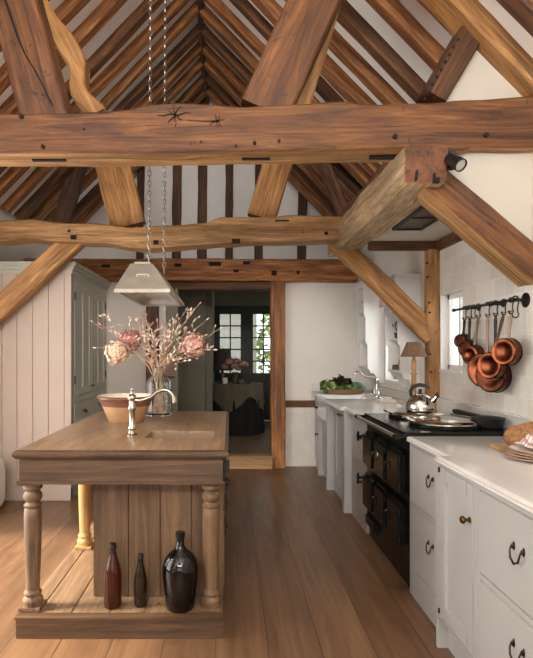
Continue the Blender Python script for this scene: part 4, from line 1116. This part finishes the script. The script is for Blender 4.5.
# ------------------------------------------------------------------ range cooker
AX, AYn, AYf = 1.05, 3.150, 4.138
ag = thing('range_cooker', (1.38, 3.65, 0), 'black enamelled cast-iron range cooker with chrome rail', 'range cooker')
b = B(); b.box(AX, XR - .06, AYn, AYf, .09, .885, .006); mesh('body', b, 'black_enamel', ag)
b = B(); b.box(AX + .015, XR - .06, AYn + .004, AYf - .004, 0, .09); mesh('plinth', b, 'black_enamel', ag)
b = B(); b.box(AX - .035, XR - .035, AYn - .002, AYf, .885, .928, .012); mesh('top_plate', b, 'black_enamel', ag)
cols = [(3.20, 3.46), (3.50, 3.765), (3.805, 4.085)]
rows = [(.235, .495), (.545, .805)]
for ci, (y0, y1) in enumerate(cols):
    for ri, (z0, z1) in enumerate(rows):
        b = B(); b.box(AX - .052, AX + .004, y0, y1, z0, z1, .022); d = mesh('oven_door', b, 'black_enamel', ag)
        if ci < 2:
            for hz in (z0 + .05, z1 - .05):
                b = B(); b.lathe([(0, -.022), (.011, -.022), (.013, -.01), (.013, .01), (.011, .022), (0, .022)], (AX - .05, y0 - .008, hz), 12); mesh('hinge', b, 'black_enamel', d)
        if ci == 2:
            b = B(); zc = z1 - .04; b.lathe([(0, 0), (.012, 0), (.009, .012), (.009, .03), (.022, .036), (.022, .046), (0, .05)], (AX - .05, y1 - .035, zc), 14, Matrix.Rotation(-PI / 2, 4, 'Y')); b.tube([(AX - .088, y1 - .035, zc - .035), (AX - .088, y1 - .035, zc + .035)], .008, 8); mesh('latch_knob', b, 'black_enamel', d)
        else:
            b = B(); zc = (z0 + z1) / 2; b.tube([(AX - .05, y1 - .03, zc + .03), (AX - .068, y1 - .03, zc + .025), (AX - .069, y1 - .03, zc - .025), (AX - .05, y1 - .03, zc - .03)], .0045, 8); mesh('door_handle', b, 'black_enamel', d)
b = B(); disc_x(b, AX - .052, 3.66, .70, .022, .006, 20); b.lathe([(.022, 0), (.024, .004), (.022, .008)], (AX - .05, 3.66, .70), 20, Matrix.Rotation(-PI / 2, 4, 'Y'), close=False); mesh('badge', b, 'chrome', ag)
b = B(); b.box(AX - .03, AX + .03, 3.82, 4.08, .105, .19, .012); mesh('ash_door', b, 'black_enamel', ag)
b = B(); b.tube([(AX - .075, AYn + .03, .90), (AX - .075, AYf + .01, .90)], .0125, 16); mesh('towel_rail', b, 'rail_steel', ag)
for y in (AYn + .03, AYf - .0):
    b = B(); b.lathe([(0, -.02), (.016, -.02), (.018, -.014), (.018, .014), (.016, .02), (0, .02)], (AX - .075, y, .90), 14, Matrix.Rotation(PI / 2, 4, 'X')); b.box(AX - .07, AX - .02, y - .012, y + .012, .89, .912, .004); mesh('rail_end', b, 'black_enamel', ag)
for y in (3.43, 3.87):
    b = B(); b.lathe([(0, .928), (.215, .928), (.218, .935), (.218, .945), (.20, .948), (0, .948)], (1.36, y, 0), 40); d = mesh('hotplate', b, 'black_enamel', ag)
    b = B(); b.lathe([(.205, .948), (.214, .952), (.214, .960), (.206, .968), (.17, .975), (.10, .981), (0, .983)], (1.36, y, 0), 48, close=False); b.lathe([(0, .949), (.205, .949)], (1.36, y, 0), 48, close=False); lid = mesh('lid', b, 'chrome', ag)
    b = B(); b.tube([(1.36 - .205, y - .05, .964), (1.36 - .245, y - .045, .976), (1.36 - .25, y, .976), (1.36 - .245, y + .045, .976), (1.36 - .205, y + .05, .972)], .008, 8); mesh('lid_handle', b, 'chrome', lid)
# kettle
kx, ky, kz = 1.345, 3.82, .983
kt = thing('kettle', (kx, ky, kz), 'polished steel whistling kettle with a black handle on the far lid', 'kettle')
b = B(); b.lathe([(0, kz), (.090, kz), (.097, kz + 0.0072), (.098, kz + 0.0270), (.090, kz + 0.0630), (.070, kz + 0.0945), (.045, kz + 0.1098), (.040, kz + 0.1116), (.040, kz + 0.1170), (.028, kz + 0.1224), (0, kz + 0.1242)], (kx, ky, 0), 40); mesh('kettle_body', b, 'chrome', kt)
b = B(); b.lathe([(0, 0), (.012, 0), (.010, .01), (.014, .018), (.010, .028), (0, .03)], (kx, ky, kz + 0.1224), 14); mesh('lid_knob', b, 'matte_black', kt)
b = B(); b.tube([(kx + .05, ky - .03, kz + .05), (kx + .082, ky - .04, kz + .082), (kx + .10, ky - .046, kz + .106)], [.026, .02, .016], 14); sp_ = mesh('spout', b, 'chrome', kt)
b = B(); b.tube([(kx + .096, ky - .045, kz + .102), (kx + .110, ky - .05, kz + .120)], [.017, .014], 12); mesh('whistle', b, 'matte_black', sp_)
b = B(); b.tube([(kx - .055, ky + .02, kz + 0.0900), (kx - .062, ky + .02, kz + 0.1350), (kx - .045, ky + .018, kz + 0.1665), (kx - .005, ky + .005, kz + 0.1800), (kx + .035, ky - .01, kz + 0.1755), (kx + .06, ky - .02, kz + 0.1575)], [.009, .013, .014, .014, .012, .009], 12); mesh('handle', b, 'matte_black', kt)
# cast iron pan with lid at the back of the range
sk = thing('iron_skillet', (1.605, 3.36, .929), 'black cast-iron skillet lying at the back of the range', 'pan')
b = B(); sx, sy = 1.605, 3.36
b.lathe([(0, .929), (.075, .929), (.085, .935), (.097, .985), (.100, .99), (.092, .99), (.08, .945), (0, .94)], (sx, sy, 0), 36, close=False); b.lathe([(.094, .985), (.07, .996), (.02, 1.0), (0, 1.0)], (sx, sy, 0), 36, close=False); mesh('pan_body', b, 'matte_black', sk)
b = B(); b.tube([(sx - .01, sy + .095, .982), (sx - .01, sy + .17, .984), (sx - .01, sy + .30, .980), (sx - .012, sy + .42, .978), (sx - .012, sy + .48, .976)], [.015, .013, .015, .019, .015], 10); mesh('handle', b, 'matte_black', sk)

# ------------------------------------------------------------------ on the front worktop
bz = .912
b = B(); bx0, by0 = 1.275, 2.50
b.box(1.325, 1.70, 2.585, 2.775, bz, bz + .018, .005)
single('bread_board', b, 'boardwood', (1.48, 2.72, bz), 'pale wooden bread board on the marble under the loaf', 'board')
b = B(); t = bmesh.new(); bmesh.ops.create_icosphere(t, subdivisions=5, radius=1.0)
for v in t.verts:
    p = v.co.copy(); k = 1 + .05 * noise.noise(p * 2.2) + .02 * noise.noise(p * 9)
    z = max(p.z, -.55); v.co = Vector((1.555 + p.x * .185 * k, 2.69 + p.y * .09 * k, bz + .019 + (z + .55) / 1.55 * .124 * k))
b.add(t); single('bread_loaf', b, 'bread', (1.515, 2.72, bz + .018), 'crusty brown loaf on the wooden bread board', 'bread', angle=80)
ppx, ppy = 1.395, 2.44
zz = bz
names = ['bottom', 'second', 'third', 'top']
for k in range(4):
    b = B(); r0 = .135 - .004 * k
    b.lathe([(0, zz), (.075, zz), (.085, zz + .004), (r0, zz + .014), (r0 + .002, zz + .017), (r0 - .003, zz + .0185), (.085, zz + .009), (0, zz + .007)], (ppx, ppy, 0), 44, close=False)
    b.mi = 1; b.lathe([(r0 - .001, zz + .0135), (r0 + .003, zz + .0165), (r0 - .001, zz + .0193), (r0 - .006, zz + .018)], (ppx, ppy, 0), 44, close=False)
    single('dinner_plate', b, ['plate', 'plate_rim'], (ppx, ppy, zz), 'cream plate with a brown rim, %s of the stack beside the loaf' % names[k], 'plate', 'stack of plates')
    zz += .0115
b = B(); t = bmesh.new(); bmesh.ops.create_grid(t, x_segments=26, y_segments=20, size=1.0)
bmesh.ops.recalc_face_normals(t, faces=t.faces[:])
for v in t.verts:
    p = v.co.copy(); hgt = .03 + .055 * math.exp(-((p.x - .1) ** 2 * 2 + (p.y) ** 2 * 2)) + .018 * noise.noise(Vector((p.x * 2.6, p.y * 2.6, 1))) + .008 * math.sin(p.x * 6 + p.y * 4)
    edge = max(abs(p.x), abs(p.y)); hgt *= (1 - .75 * max(0, edge - .7) / .3)
    v.co = Vector((ppx + .035 + p.x * .095, ppy + .01 + p.y * .085, zz + .012 + hgt))
ext = bmesh.ops.solidify(t, geom=t.faces[:], thickness=.004)
b.add(t); single('checked_napkin', b, 'check_cloth', (ppx + .03, ppy, zz + .01), 'red and white checked napkin crumpled on the plates', 'napkin', angle=80)

# table lamp by the post
lx, ly = 1.505, 4.42
tl = thing('table_lamp', (lx, ly, .911), 'table lamp with turned wooden base and brown pleated shade', 'lamp')
b = B(); b.lathe([(0, 0), (.055, 0), (.058, .012), (.050, .022), (.026, .032), (.020, .05), (.024, .07), (.017, .085), (.019, .16), (.022, .24), (.018, .29), (.024, .30), (.024, .31), (.016, .318), (.020, .34), (.022, .375), (.016, .39), (.022, .40), (.022, .41), (.013, .42), (.012, .455), (0, .456)], (lx, ly, .911), 24); mesh('base', b, 'lampwood', tl)
b = B(); n = 72
r0s, r1s = .104, .055; z0, z1 = 1.355, 1.475
v0 = [b.bm.verts.new((lx + (r0s + .0025 * (k % 2)) * math.cos(2 * PI * k / n), ly + (r0s + .0025 * (k % 2)) * math.sin(2 * PI * k / n), z0)) for k in range(n)]
v1 = [b.bm.verts.new((lx + (r1s + .0015 * (k % 2)) * math.cos(2 * PI * k / n), ly + (r1s + .0015 * (k % 2)) * math.sin(2 * PI * k / n), z1)) for k in range(n)]
for k in range(n): b.bm.faces.new((v0[k], v0[(k + 1) % n], v1[(k + 1) % n], v1[k]))
mesh('lamp_shade', b, 'shade', tl, smooth=False)
# soap dish by the sink
b = B(); b.box(1.42, 1.58, 5.10, 5.24, .912, .935, .006); b.box(1.45, 1.55, 5.13, 5.21, .935, .96, .012)
single('soap_dish', b, 'cream', (1.5, 5.17, .912), 'small white soap dish on the worktop near the sink tap', 'dish')

# wall shelves with scalloped sides
def scallop(x_out, depth, z0, z1, n):
    pts = []
    for k in range(n):
        a = z0 + (z1 - z0) * k / n; h_ = (z1 - z0) / n
        d = depth * (.80 + .10 * k); d2 = depth * (.80 + .10 * (k + 1)) if k < n - 1 else d
        pts.append((x_out - d, a))
        for t, q in ((.74, 0), (.80, -.12), (.86, -.05), (.90, .35), (.94, .9), (.97, 1.0)):
            pts.append((x_out - (d + (d2 - d) * q), a + h_ * t))
    return pts
def wall_shelf(y0, y1, z0, z1, label, shelves):
    r = thing('wall_shelf', (XR - .1, (y0 + y1) / 2, z0), label, 'shelf', 'scalloped wall shelves by the sink')
    for y in (y0, y1 - .02):
        b = B()
        prof = [(XR - .002, z0 - .16)] + [(XR - .05, z0 - .16), (XR - .06, z0 - .12), (XR - .09, z0 - .10), (XR - .11, z0 - .06), (XR - .15, z0 - .05), (XR - .17, z0 - .01)] + scallop(XR, .235, z0, z1, 3) + [(XR - .235, z1), (XR - .002, z1)]
        b.prism(prof, 'y', y, y + .02); mesh('side_panel', b, 'paint_shelf', r, smooth=False)
    for z in shelves:
        b = B(); b.box(XR - .19, XR - .002, y0 + .02, y1 - .02, z - .018, z, .003); mesh('shelf_board', b, 'paint_shelf', r)
    b = B(); b.box(XR - .25, XR - .002, y0 - .012, y1 + .012, z1, z1 + .03, .006); b.box(XR - .268, XR - .002, y0 - .03, y1 + .03, z1 + .03, z1 + .055, .006); mesh('cornice', b, 'paint_shelf', r)
    b = B(); b.box(XR - .012, XR - .002, y0 + .02, y1 - .02, z0, z1); mesh('back_panel', b, 'paint_shelf', r)
wall_shelf(6.13, 6.54, 1.20, 2.13, 'white scalloped wall shelf in the far corner, beyond the sink window', (1.22, 1.53, 1.84))
wall_shelf(4.95, 5.33, 1.20, 2.05, 'white scalloped wall shelf nearer the post and lamp', (1.22, 1.52, 1.80))
def pot_plant(x, y, z, label, s=1.0, seed=1):
    r = thing('potted_plant', (x, y, z), label, 'plant', 'plants on the wall shelves')
    b = B(); b.lathe([(0, z), (.025 * s, z), (.034 * s, z + .05 * s), (.030 * s, z + .05 * s), (0, z + .045 * s)], (x, y, 0), 18, close=False); mesh('pot', b, 'jar_dark', r)
    rr = random.Random(seed); b = B()
    for i in range(26):
        a = rr.uniform(0, 2 * PI); d = Vector((math.cos(a) * rr.uniform(.2, .8), math.sin(a) * rr.uniform(.2, .8), 1)).normalized(); c = Vector((x, y, z + .045 * s)) + d * rr.uniform(.02, .1) * s
        u = d; w = u.orthogonal().normalized(); b.poly([c - u * .02 * s, c + w * .011 * s, c + u * .025 * s, c - w * .011 * s], [(0, 1, 2, 3)])
    mesh('foliage', b, 'leaf_dark', r)
pot_plant(1.60, 6.30, 1.841, 'small green plant on the top board of the far wall shelf', 1.0, 3)
pot_plant(1.60, 5.14, 1.521, 'dark stemmed plant on the middle board of the nearer wall shelf', 1.1, 5)
b = B(); b.lathe([(0, 0), (.025, 0), (.030, .02), (.030, .09), (.012, .13), (.012, .16), (.016, .165), (0, .166)], (1.62, 6.28, 1.531), 20)
single('oil_bottle', b, 'cream', (1.62, 6.28, 1.531), 'pale bottle on the middle board of the far wall shelf', 'bottle')
jg = thing('small_jug', (1.62, 5.10, 1.221), 'small brown jug on the bottom board of the nearer wall shelf', 'jug')
b = B(); b.lathe([(0, 1.221), (.028, 1.221), (.036, 1.245), (.030, 1.285), (.024, 1.30), (.030, 1.32), (.026, 1.32), (.02, 1.30), (0, 1.295)], (1.62, 5.10, 0), 20, close=False); mesh('jug_body', b, 'stoneware', jg)
b = B(); b.tube([(1.62, 5.13, 1.31), (1.62, 5.17, 1.30), (1.62, 5.165, 1.26), (1.62, 5.132, 1.25)], .005, 8); mesh('handle', b, 'stoneware', jg)
b = B(); b.lathe([(0, 0), (.03, 0), (.032, .02), (.028, .045), (0, .05)], (1.60, 5.22, 1.221), 18)
single('dark_jar', b, 'jar_dark', (1.60, 5.22, 1.221), 'small dark jar beside the jug on the nearer wall shelf', 'jar')
# striped blind at the sink window
b = B(); pts_o = []
for k in range(9): pts_o.append((1.675 + (.012 if k % 2 else 0), 2.10 - .027 * k))
n = len(pts_o); b.prism(pts_o + [(p[0] + .02, p[1]) for p in pts_o[::-1]], 'y', 5.36, 6.08)
single('window_blind', b, 'pink_stripe', (1.68, 5.66, 1.88), 'pink striped fabric blind gathered at the top of the sink window', 'blind', smooth=False)

# ------------------------------------------------------------------ pan rail
RXx, RZz = 1.665, 1.705
rail = thing('pan_rail', (RXx, 3.6, RZz), 'black iron pan rail fixed to the tiled wall', 'rail')
b = B(); b.tube([(RXx, 3.13, RZz), (RXx, 4.0, RZz)], .009, 12); b.lathe([(0, 0), (.013, 0), (.013, .02), (0, .024)], (RXx, 4.0, RZz), 12, Matrix.Rotation(-PI / 2, 4, 'X')); mesh('rod', b, 'black_iron', rail)
for y, r_ in ((3.19, .044), (3.45, .022), (3.79, .022)):
    b = B(); b.lathe([(0, 0), (r_, 0), (r_, .006), (r_ * .7, .012), (.010, .014), (.009, XR - RXx), (0, XR - RXx)], (XR - .001, y, RZz), 20, Matrix.Rotation(-PI / 2, 4, 'Y')); b.lathe([(0, -.014), (.016, -.012), (.016, .012), (0, .014)], (RXx, y, RZz), 14, Matrix.Rotation(PI / 2, 4, 'X')); mesh('bracket', b, 'black_iron', rail)
def s_hook(y, label, s=1.0):
    b = B(); pts = []; r_ = .017 * s
    for k in range(9): a = PI * (1.15 - k * 1.3 / 8); pts.append((RXx + r_ * math.cos(a) * .9, y, RZz - .003 + r_ * math.sin(a)))
    zlow = RZz - .065 * s
    pts.append((RXx + r_ * .55, y, RZz - .035 * s))
    for k in range(9): a = PI * (.25 - k * 1.35 / 8); pts.append((RXx + .014 * s * math.cos(a), y, zlow + .014 * s * math.sin(a)))
    b.tube(pts, .0038, 8)
    return single('s_hook', b, 'black_iron', (RXx, y, RZz - .08), label, 'hook', 'hooks on the pan rail'), zlow - .014 * s
def pan(y, zc, r_, depth, mat, label, yaw=0.5, hook=None, dx=0.0):
    """saucepan hanging by its handle; its base looks out into the room"""
    x = RXx - .02 + dx
    root = thing('copper_pan', (x, y, zc), label, 'pan', 'copper pans on the rail')
    ax = Vector((-math.cos(yaw), -math.sin(yaw), 0)); rot = ax.to_track_quat('Z', 'Y').to_matrix().to_4x4()
    b = B(); h = depth
    prof = [(0, h / 2 - .002), (r_ * .60, h / 2 - .002), (r_ * .66, h / 2 + .001), (r_ * .92, h / 2), (r_, h / 2 - .008), (r_, -h / 2), (r_ + .004, -h / 2), (r_ + .004, -h / 2 - .003), (r_ - .003, -h / 2 - .002), (r_ - .004, h / 2 - .012), (0, h / 2 - .010)]
    b.lathe(prof, (x, y, zc), 40, rot, close=False); mesh('pan_body', b, mat, root)
    zt = hook if hook else RZz - .075
    back = -ax * (h / 2 - .006)
    p0 = Vector((x, y, zc + r_)) + back; p1 = Vector((RXx, y, zt))
    b = B(); side = Vector((ax.y, -ax.x, 0))
    q = [p0 - Vector((0, 0, .03)), p0 + Vector((0, 0, .012)), p0.lerp(p1, .5), p0.lerp(p1, .86), p1]
    ws = [.014, .009, .0085, .011, .006]
    vs = []
    for p, w in zip(q, ws):
        for s1, s2 in ((-1, -1), (1, -1), (1, 1), (-1, 1)): vs.append(b.bm.verts.new(p + side * w * s1 + ax * .003 * s2))
    for k in range(len(q) - 1):
        for j in range(4): b.bm.faces.new((vs[4 * k + j], vs[4 * k + (j + 1) % 4], vs[4 * k + 4 + (j + 1) % 4], vs[4 * k + 4 + j]))
    b.bm.faces.new(vs[:4][::-1]); b.bm.faces.new(vs[-4:]); 
    ring = [p1 + Vector((0, 0, .004)) + side * .011 * math.cos(2 * PI * k / 14) + Vector((0, 0, .011)) * math.sin(2 * PI * k / 14) for k in range(14)]
    b.tube(ring, .003, 6, closed=True)
    mesh('handle', b, 'pan_steel' if mat == 'copper' else 'black_iron', root)
pans = [(3.834, 1.474, .050, .05, 'copper_dull', 'smallest copper pan at the window end of the rail', 0),
        (3.748, 1.420, .058, .055, 'copper_dull', 'small dark copper pan, second from the window', 0),
        (3.62, 1.377, .066, .06, 'copper', 'small copper saucepan, third from the window, with a ringed base', -.02),
        (3.49, 1.281, .112, .06, 'copper', 'largest copper pan hanging low, behind the ringed one', .0),
        (3.385, 1.250, .106, .06, 'copper_dull', 'large dull copper pan hanging lowest, mostly covered', .0),
        (3.285, 1.315, .082, .06, 'copper', 'copper saucepan hung in front of the two largest ones', -.055),
        (3.20, 1.400, .080, .06, 'copper', 'scuffed copper pan nearest the wall plate of the rail', -.01)]
hooknames = ['hook with the smallest pan', 'hook with the second pan', 'hook with the third pan', 'hook with the largest pan', 'hook with the lowest dull pan', 'hook with the foremost pan', 'hook with the scuffed pan']
for (y, zc, r_, dp, mat, lab, dx), hn in zip(pans, hooknames):
    _, zt = s_hook(y, 'black iron S-' + hn, 1.0)
    pan(y, zc, r_, dp, mat, lab, hook=zt, dx=dx)
s_hook(3.15, 'large empty black S-hook next to the round wall plate', 1.35)
s_hook(3.69, 'empty black S-hook between the second and third pans', 1.0)
# spotlight under the tie beam
spx = thing('spotlight', (1.23, 2.99, 2.50), 'small black spotlight on the end of the hewn beam', 'spotlight')
b = B(); b.box(1.20, 1.262, 2.985, 3.05, 2.42, 2.515, .012); mesh('mount', b, 'matte_black', spx)
dirv = (at(467, 168, 2.85) - at(449, 158, 2.96)).normalized(); rot = dirv.to_track_quat('Z', 'Y').to_matrix().to_4x4()
c0 = at(448, 158, 2.97)
b = B(); b.lathe([(0, 0), (.024, 0), (.028, .006), (.030, .06), (.036, .075), (.036, .115), (.033, .115), (.030, .09), (0, .09)], c0, 24, rot, close=False); mesh('lamp_head', b, 'matte_black', spx)
b = B(); b.lathe([(0, .100), (.031, .100), (.031, .106), (0, .110)], c0, 24, rot); mesh('lens', b, 'bulb', spx)
# extractor vent in the flat ceiling
vt = thing('ceiling_vent', (1.33, 3.66, 2.30), 'dark metal extractor vent set in the flat ceiling above the range', 'vent')
b = B(); x0, x1, y0, y1 = 1.205, 1.425, 3.30, 4.01
b.box(x0, x1, y0, y0 + .02, 2.296, 2.322); b.box(x0, x1, y1 - .02, y1, 2.296, 2.322); b.box(x0, x0 + .02, y0, y1, 2.296, 2.322); b.box(x1 - .02, x1, y0, y1, 2.296, 2.322); b.box(x0, x1, 3.645, 3.66, 2.298, 2.322)
mesh('frame', b, 'vent_edge', vt)
for a, c in ((3.32, 3.645), (3.66, 3.99)):
    b = B(); b.box(x0 + .02, x1 - .02, a, c, 2.305, 2.318); mesh('filter_panel', b, 'vent', vt)

# ------------------------------------------------------------------ hall furniture
hx, hy = .10, 8.3
tb = thing('hall_table', (hx, hy, .15), 'round table under a long dark cloth in the hall', 'table')
b = B(); b.lathe([(0, .875), (.385, .875), (.385, .895), (0, .895)], (hx, hy, 0), 36); mesh('table_top', b, 'oak_dark', tb)
b = B(); b.lathe([(0, .16), (.2, .16), (.2, .18), (.04, .2), (.04, .875), (0, .876)], (hx, hy, 0), 24); mesh('pedestal', b, 'oak_dark', tb)
def skirt(r0, z_top, drop, amp, nf, name, mat, label, points=0):
    b = B(); n = 96; rows = []
    for k in range(7):
        t = k / 6; row = []
        for i in range(n):
            a = 2 * PI * i / n; dr = drop * (1 if not points else (.45 + .55 * abs(math.cos(a * points / 2 + .6)) ** 1.5))
            row.append(b.bm.verts.new((hx + (r0 + .008 + amp * t * (1 + math.sin(a * nf))) * math.cos(a), hy + (r0 + .008 + amp * t * (1 + math.sin(a * nf))) * math.sin(a), z_top - dr * t)))
        rows.append(row)
    c = b.bm.verts.new((hx, hy, z_top))
    for i in range(n): b.bm.faces.new((c, rows[0][i], rows[0][(i + 1) % n]))
    for r0_, r1_ in zip(rows, rows[1:]):
        for i in range(n): b.bm.faces.new((r0_[i], r0_[(i + 1) % n], r1_[(i + 1) % n], r1_[i]))
    return single(name, b, mat, (hx, hy, z_top), label, 'tablecloth')
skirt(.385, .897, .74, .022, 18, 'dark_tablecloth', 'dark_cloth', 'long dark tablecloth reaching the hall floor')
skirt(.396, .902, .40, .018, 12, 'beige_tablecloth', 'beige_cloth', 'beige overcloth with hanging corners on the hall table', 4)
zt = .904
hl = thing('table_lamp', (-.12, hy + .12, zt), 'dark table lamp with a large shade on the hall table', 'lamp')
b = B(); b.lathe([(0, 0), (.06, 0), (.05, .02), (.03, .06), (.045, .12), (.02, .18), (.015, .26), (0, .26)], (-.12, hy + .12, zt), 18); mesh('base', b, 'jar_dark', hl)
b = B(); b.lathe([(.17, .19), (.12, .53), (.118, .53), (.167, .19)], (-.12, hy + .12, zt), 28, close=False); mesh('lamp_shade', b, 'dark_shade', hl)
fl = thing('flower_arrangement', (.08, hy - .15, zt), 'vase of dusty pink blooms on the hall table', 'flowers')
b = B(); b.lathe([(0, 0), (.045, 0), (.05, .03), (.035, .09), (.05, .17), (.04, .17), (0, .16)], (.08, hy - .15, zt), 20, close=False); mesh('vase', b, 'jar_dark', fl)
b = B()
for k in range(9):
    a = k * 2.4; q = .035 + .05 * math.sqrt(k); b.blob((.06 + q * math.cos(a), hy - .15 + q * .8 * math.sin(a), zt + .29 + .05 * math.cos(k)), .062, .06, .048, 2, .25, 4, k)
mesh('bloom', b, 'pink_mount', fl)
for k, (px, rr_, hh, mt_) in enumerate(((225, .04, .09, 'cream'), (241.5, .045, .07, 'beige_cloth'), (248.5, .03, .10, 'jar_dark'))):
    x = (px - 230) * 8.1 / F; b = B(); b.lathe([(0, 0), (rr_ * .8, 0), (rr_, .01), (rr_, hh), (rr_ * .85, hh), (rr_ * .8, .012), (0, .01)], (x, 8.1, zt), 20, close=False)
    single('small_pot', b, mt_, (x, 8.1, zt), ['pale cup at the left of the hall table', 'beige bowl right of the hall flowers', 'dark jar at the right of the hall table'][k], 'pot')
# framed picture and dado left of the doorway
pf = thing('framed_picture', at(171, 376, 6.5), 'small dark-framed pink picture hanging left of the doorway', 'picture')
a_, c_ = at(163, 378, 6.53), at(177, 352, 6.53)
b = B(); w = .022
b.box(a_.x, c_.x, 6.525, 6.549, a_.z, a_.z + w, .003); b.box(a_.x, c_.x, 6.525, 6.549, c_.z - w, c_.z, .003); b.box(a_.x, a_.x + w, 6.525, 6.549, a_.z, c_.z, .003); b.box(c_.x - w, c_.x, 6.525, 6.549, a_.z, c_.z, .003)
mesh('frame', b, 'oak_dark', pf)
b = B(); b.box(a_.x + w, c_.x - w, 6.535, 6.547, a_.z + w, c_.z - w); mesh('picture', b, 'pink_mount', pf)

# ------------------------------------------------------------------ light, world, camera
def area(name, loc, rot, sx, sy, power, color, spread=PI):
    l = D.lights.new(name, 'AREA'); l.shape = 'RECTANGLE'; l.size = sx; l.size_y = sy; l.energy = power; l.color = color; l.spread = spread
    o = D.objects.new(name, l); COL.objects.link(o); o.location = loc; o.rotation_euler = rot; return o
area('daylight_left_window', (XL - .3, (WL[0] + WL[1]) / 2, (WL[2] + WL[3]) / 2), (0, -PI / 2, 0), WL[3] - WL[2], WL[1] - WL[0], 84, (1.0, .97, .94))
area('daylight_front_window', ((WF[0] + WF[1]) / 2, YF - .3, (WF[2] + WF[3]) / 2), (PI / 2, 0, 0), WF[1] - WF[0], WF[3] - WF[2], 4, (1.0, .96, .92))
area('added_roof_fill', ((WG[0] + WG[1]) / 2, YF - .3, (WG[2] + WG[3]) / 2), (PI / 2 + .8, 0, 0), WG[1] - WG[0], WG[3] - WG[2], 400, (1.0, .97, .94))  # unseen source added to brighten the roof, tilted upwards
area('daylight_sink_window', (XR + .36, (W2[0] + W2[1]) / 2, (W2[2] + W2[3]) / 2), (0, PI / 2, 0), W2[3] - W2[2], W2[1] - W2[0], 12, (.95, .98, 1.0))
area('daylight_small_window', (XR + .36, 4.27, 1.56), (0, PI / 2, 0), .55, .36, 2.5, (.97, .98, 1.0))
area('added_hall_fill', (1.25, 8.2, 1.5), (0, PI / 2, 0), .9, 1.0, 4.5, (.95, .97, .92))  # added fill for the dark hall; no opening stands here
sl = D.lights.new('low_sun', 'SUN'); sl.energy = 12.0; sl.angle = math.radians(14); sl.color = (1.0, .90, .76)
so = D.objects.new('low_sun', sl); COL.objects.link(so); so.location = (-6, 3, 5); so.rotation_euler = Vector((1.0, .10, -.92)).to_track_quat('-Z', 'Y').to_euler()
w = D.worlds.new('World'); bpy.context.scene.world = w; w.use_nodes = True
bg = w.node_tree.nodes['Background']; bg.inputs['Color'].default_value = (.9, .95, 1.0, 1); bg.inputs['Strength'].default_value = 2.4

cam = D.cameras.new('Camera'); co = D.objects.new('Camera', cam); COL.objects.link(co)
co.location = (0, 0, CAMZ); co.rotation_euler = (PI / 2, 0, 0)
cam.sensor_fit = 'HORIZONTAL'; cam.sensor_width = 36.0; cam.lens = F * 36.0 / 533.0
cam.shift_x = (266.5 - 230.0) / 533.0; cam.shift_y = (350.0 - 329.0) / 533.0
cam.clip_start = .05
sc = bpy.context.scene; sc.camera = co
sc.view_settings.view_transform = 'Standard'; sc.view_settings.look = 'None'; sc.view_settings.gamma = 1.0; sc.view_settings.exposure = 0.0; sc.view_settings.use_curve_mapping = False
for o in D.objects:
    if '_o' in o: del o['_o']
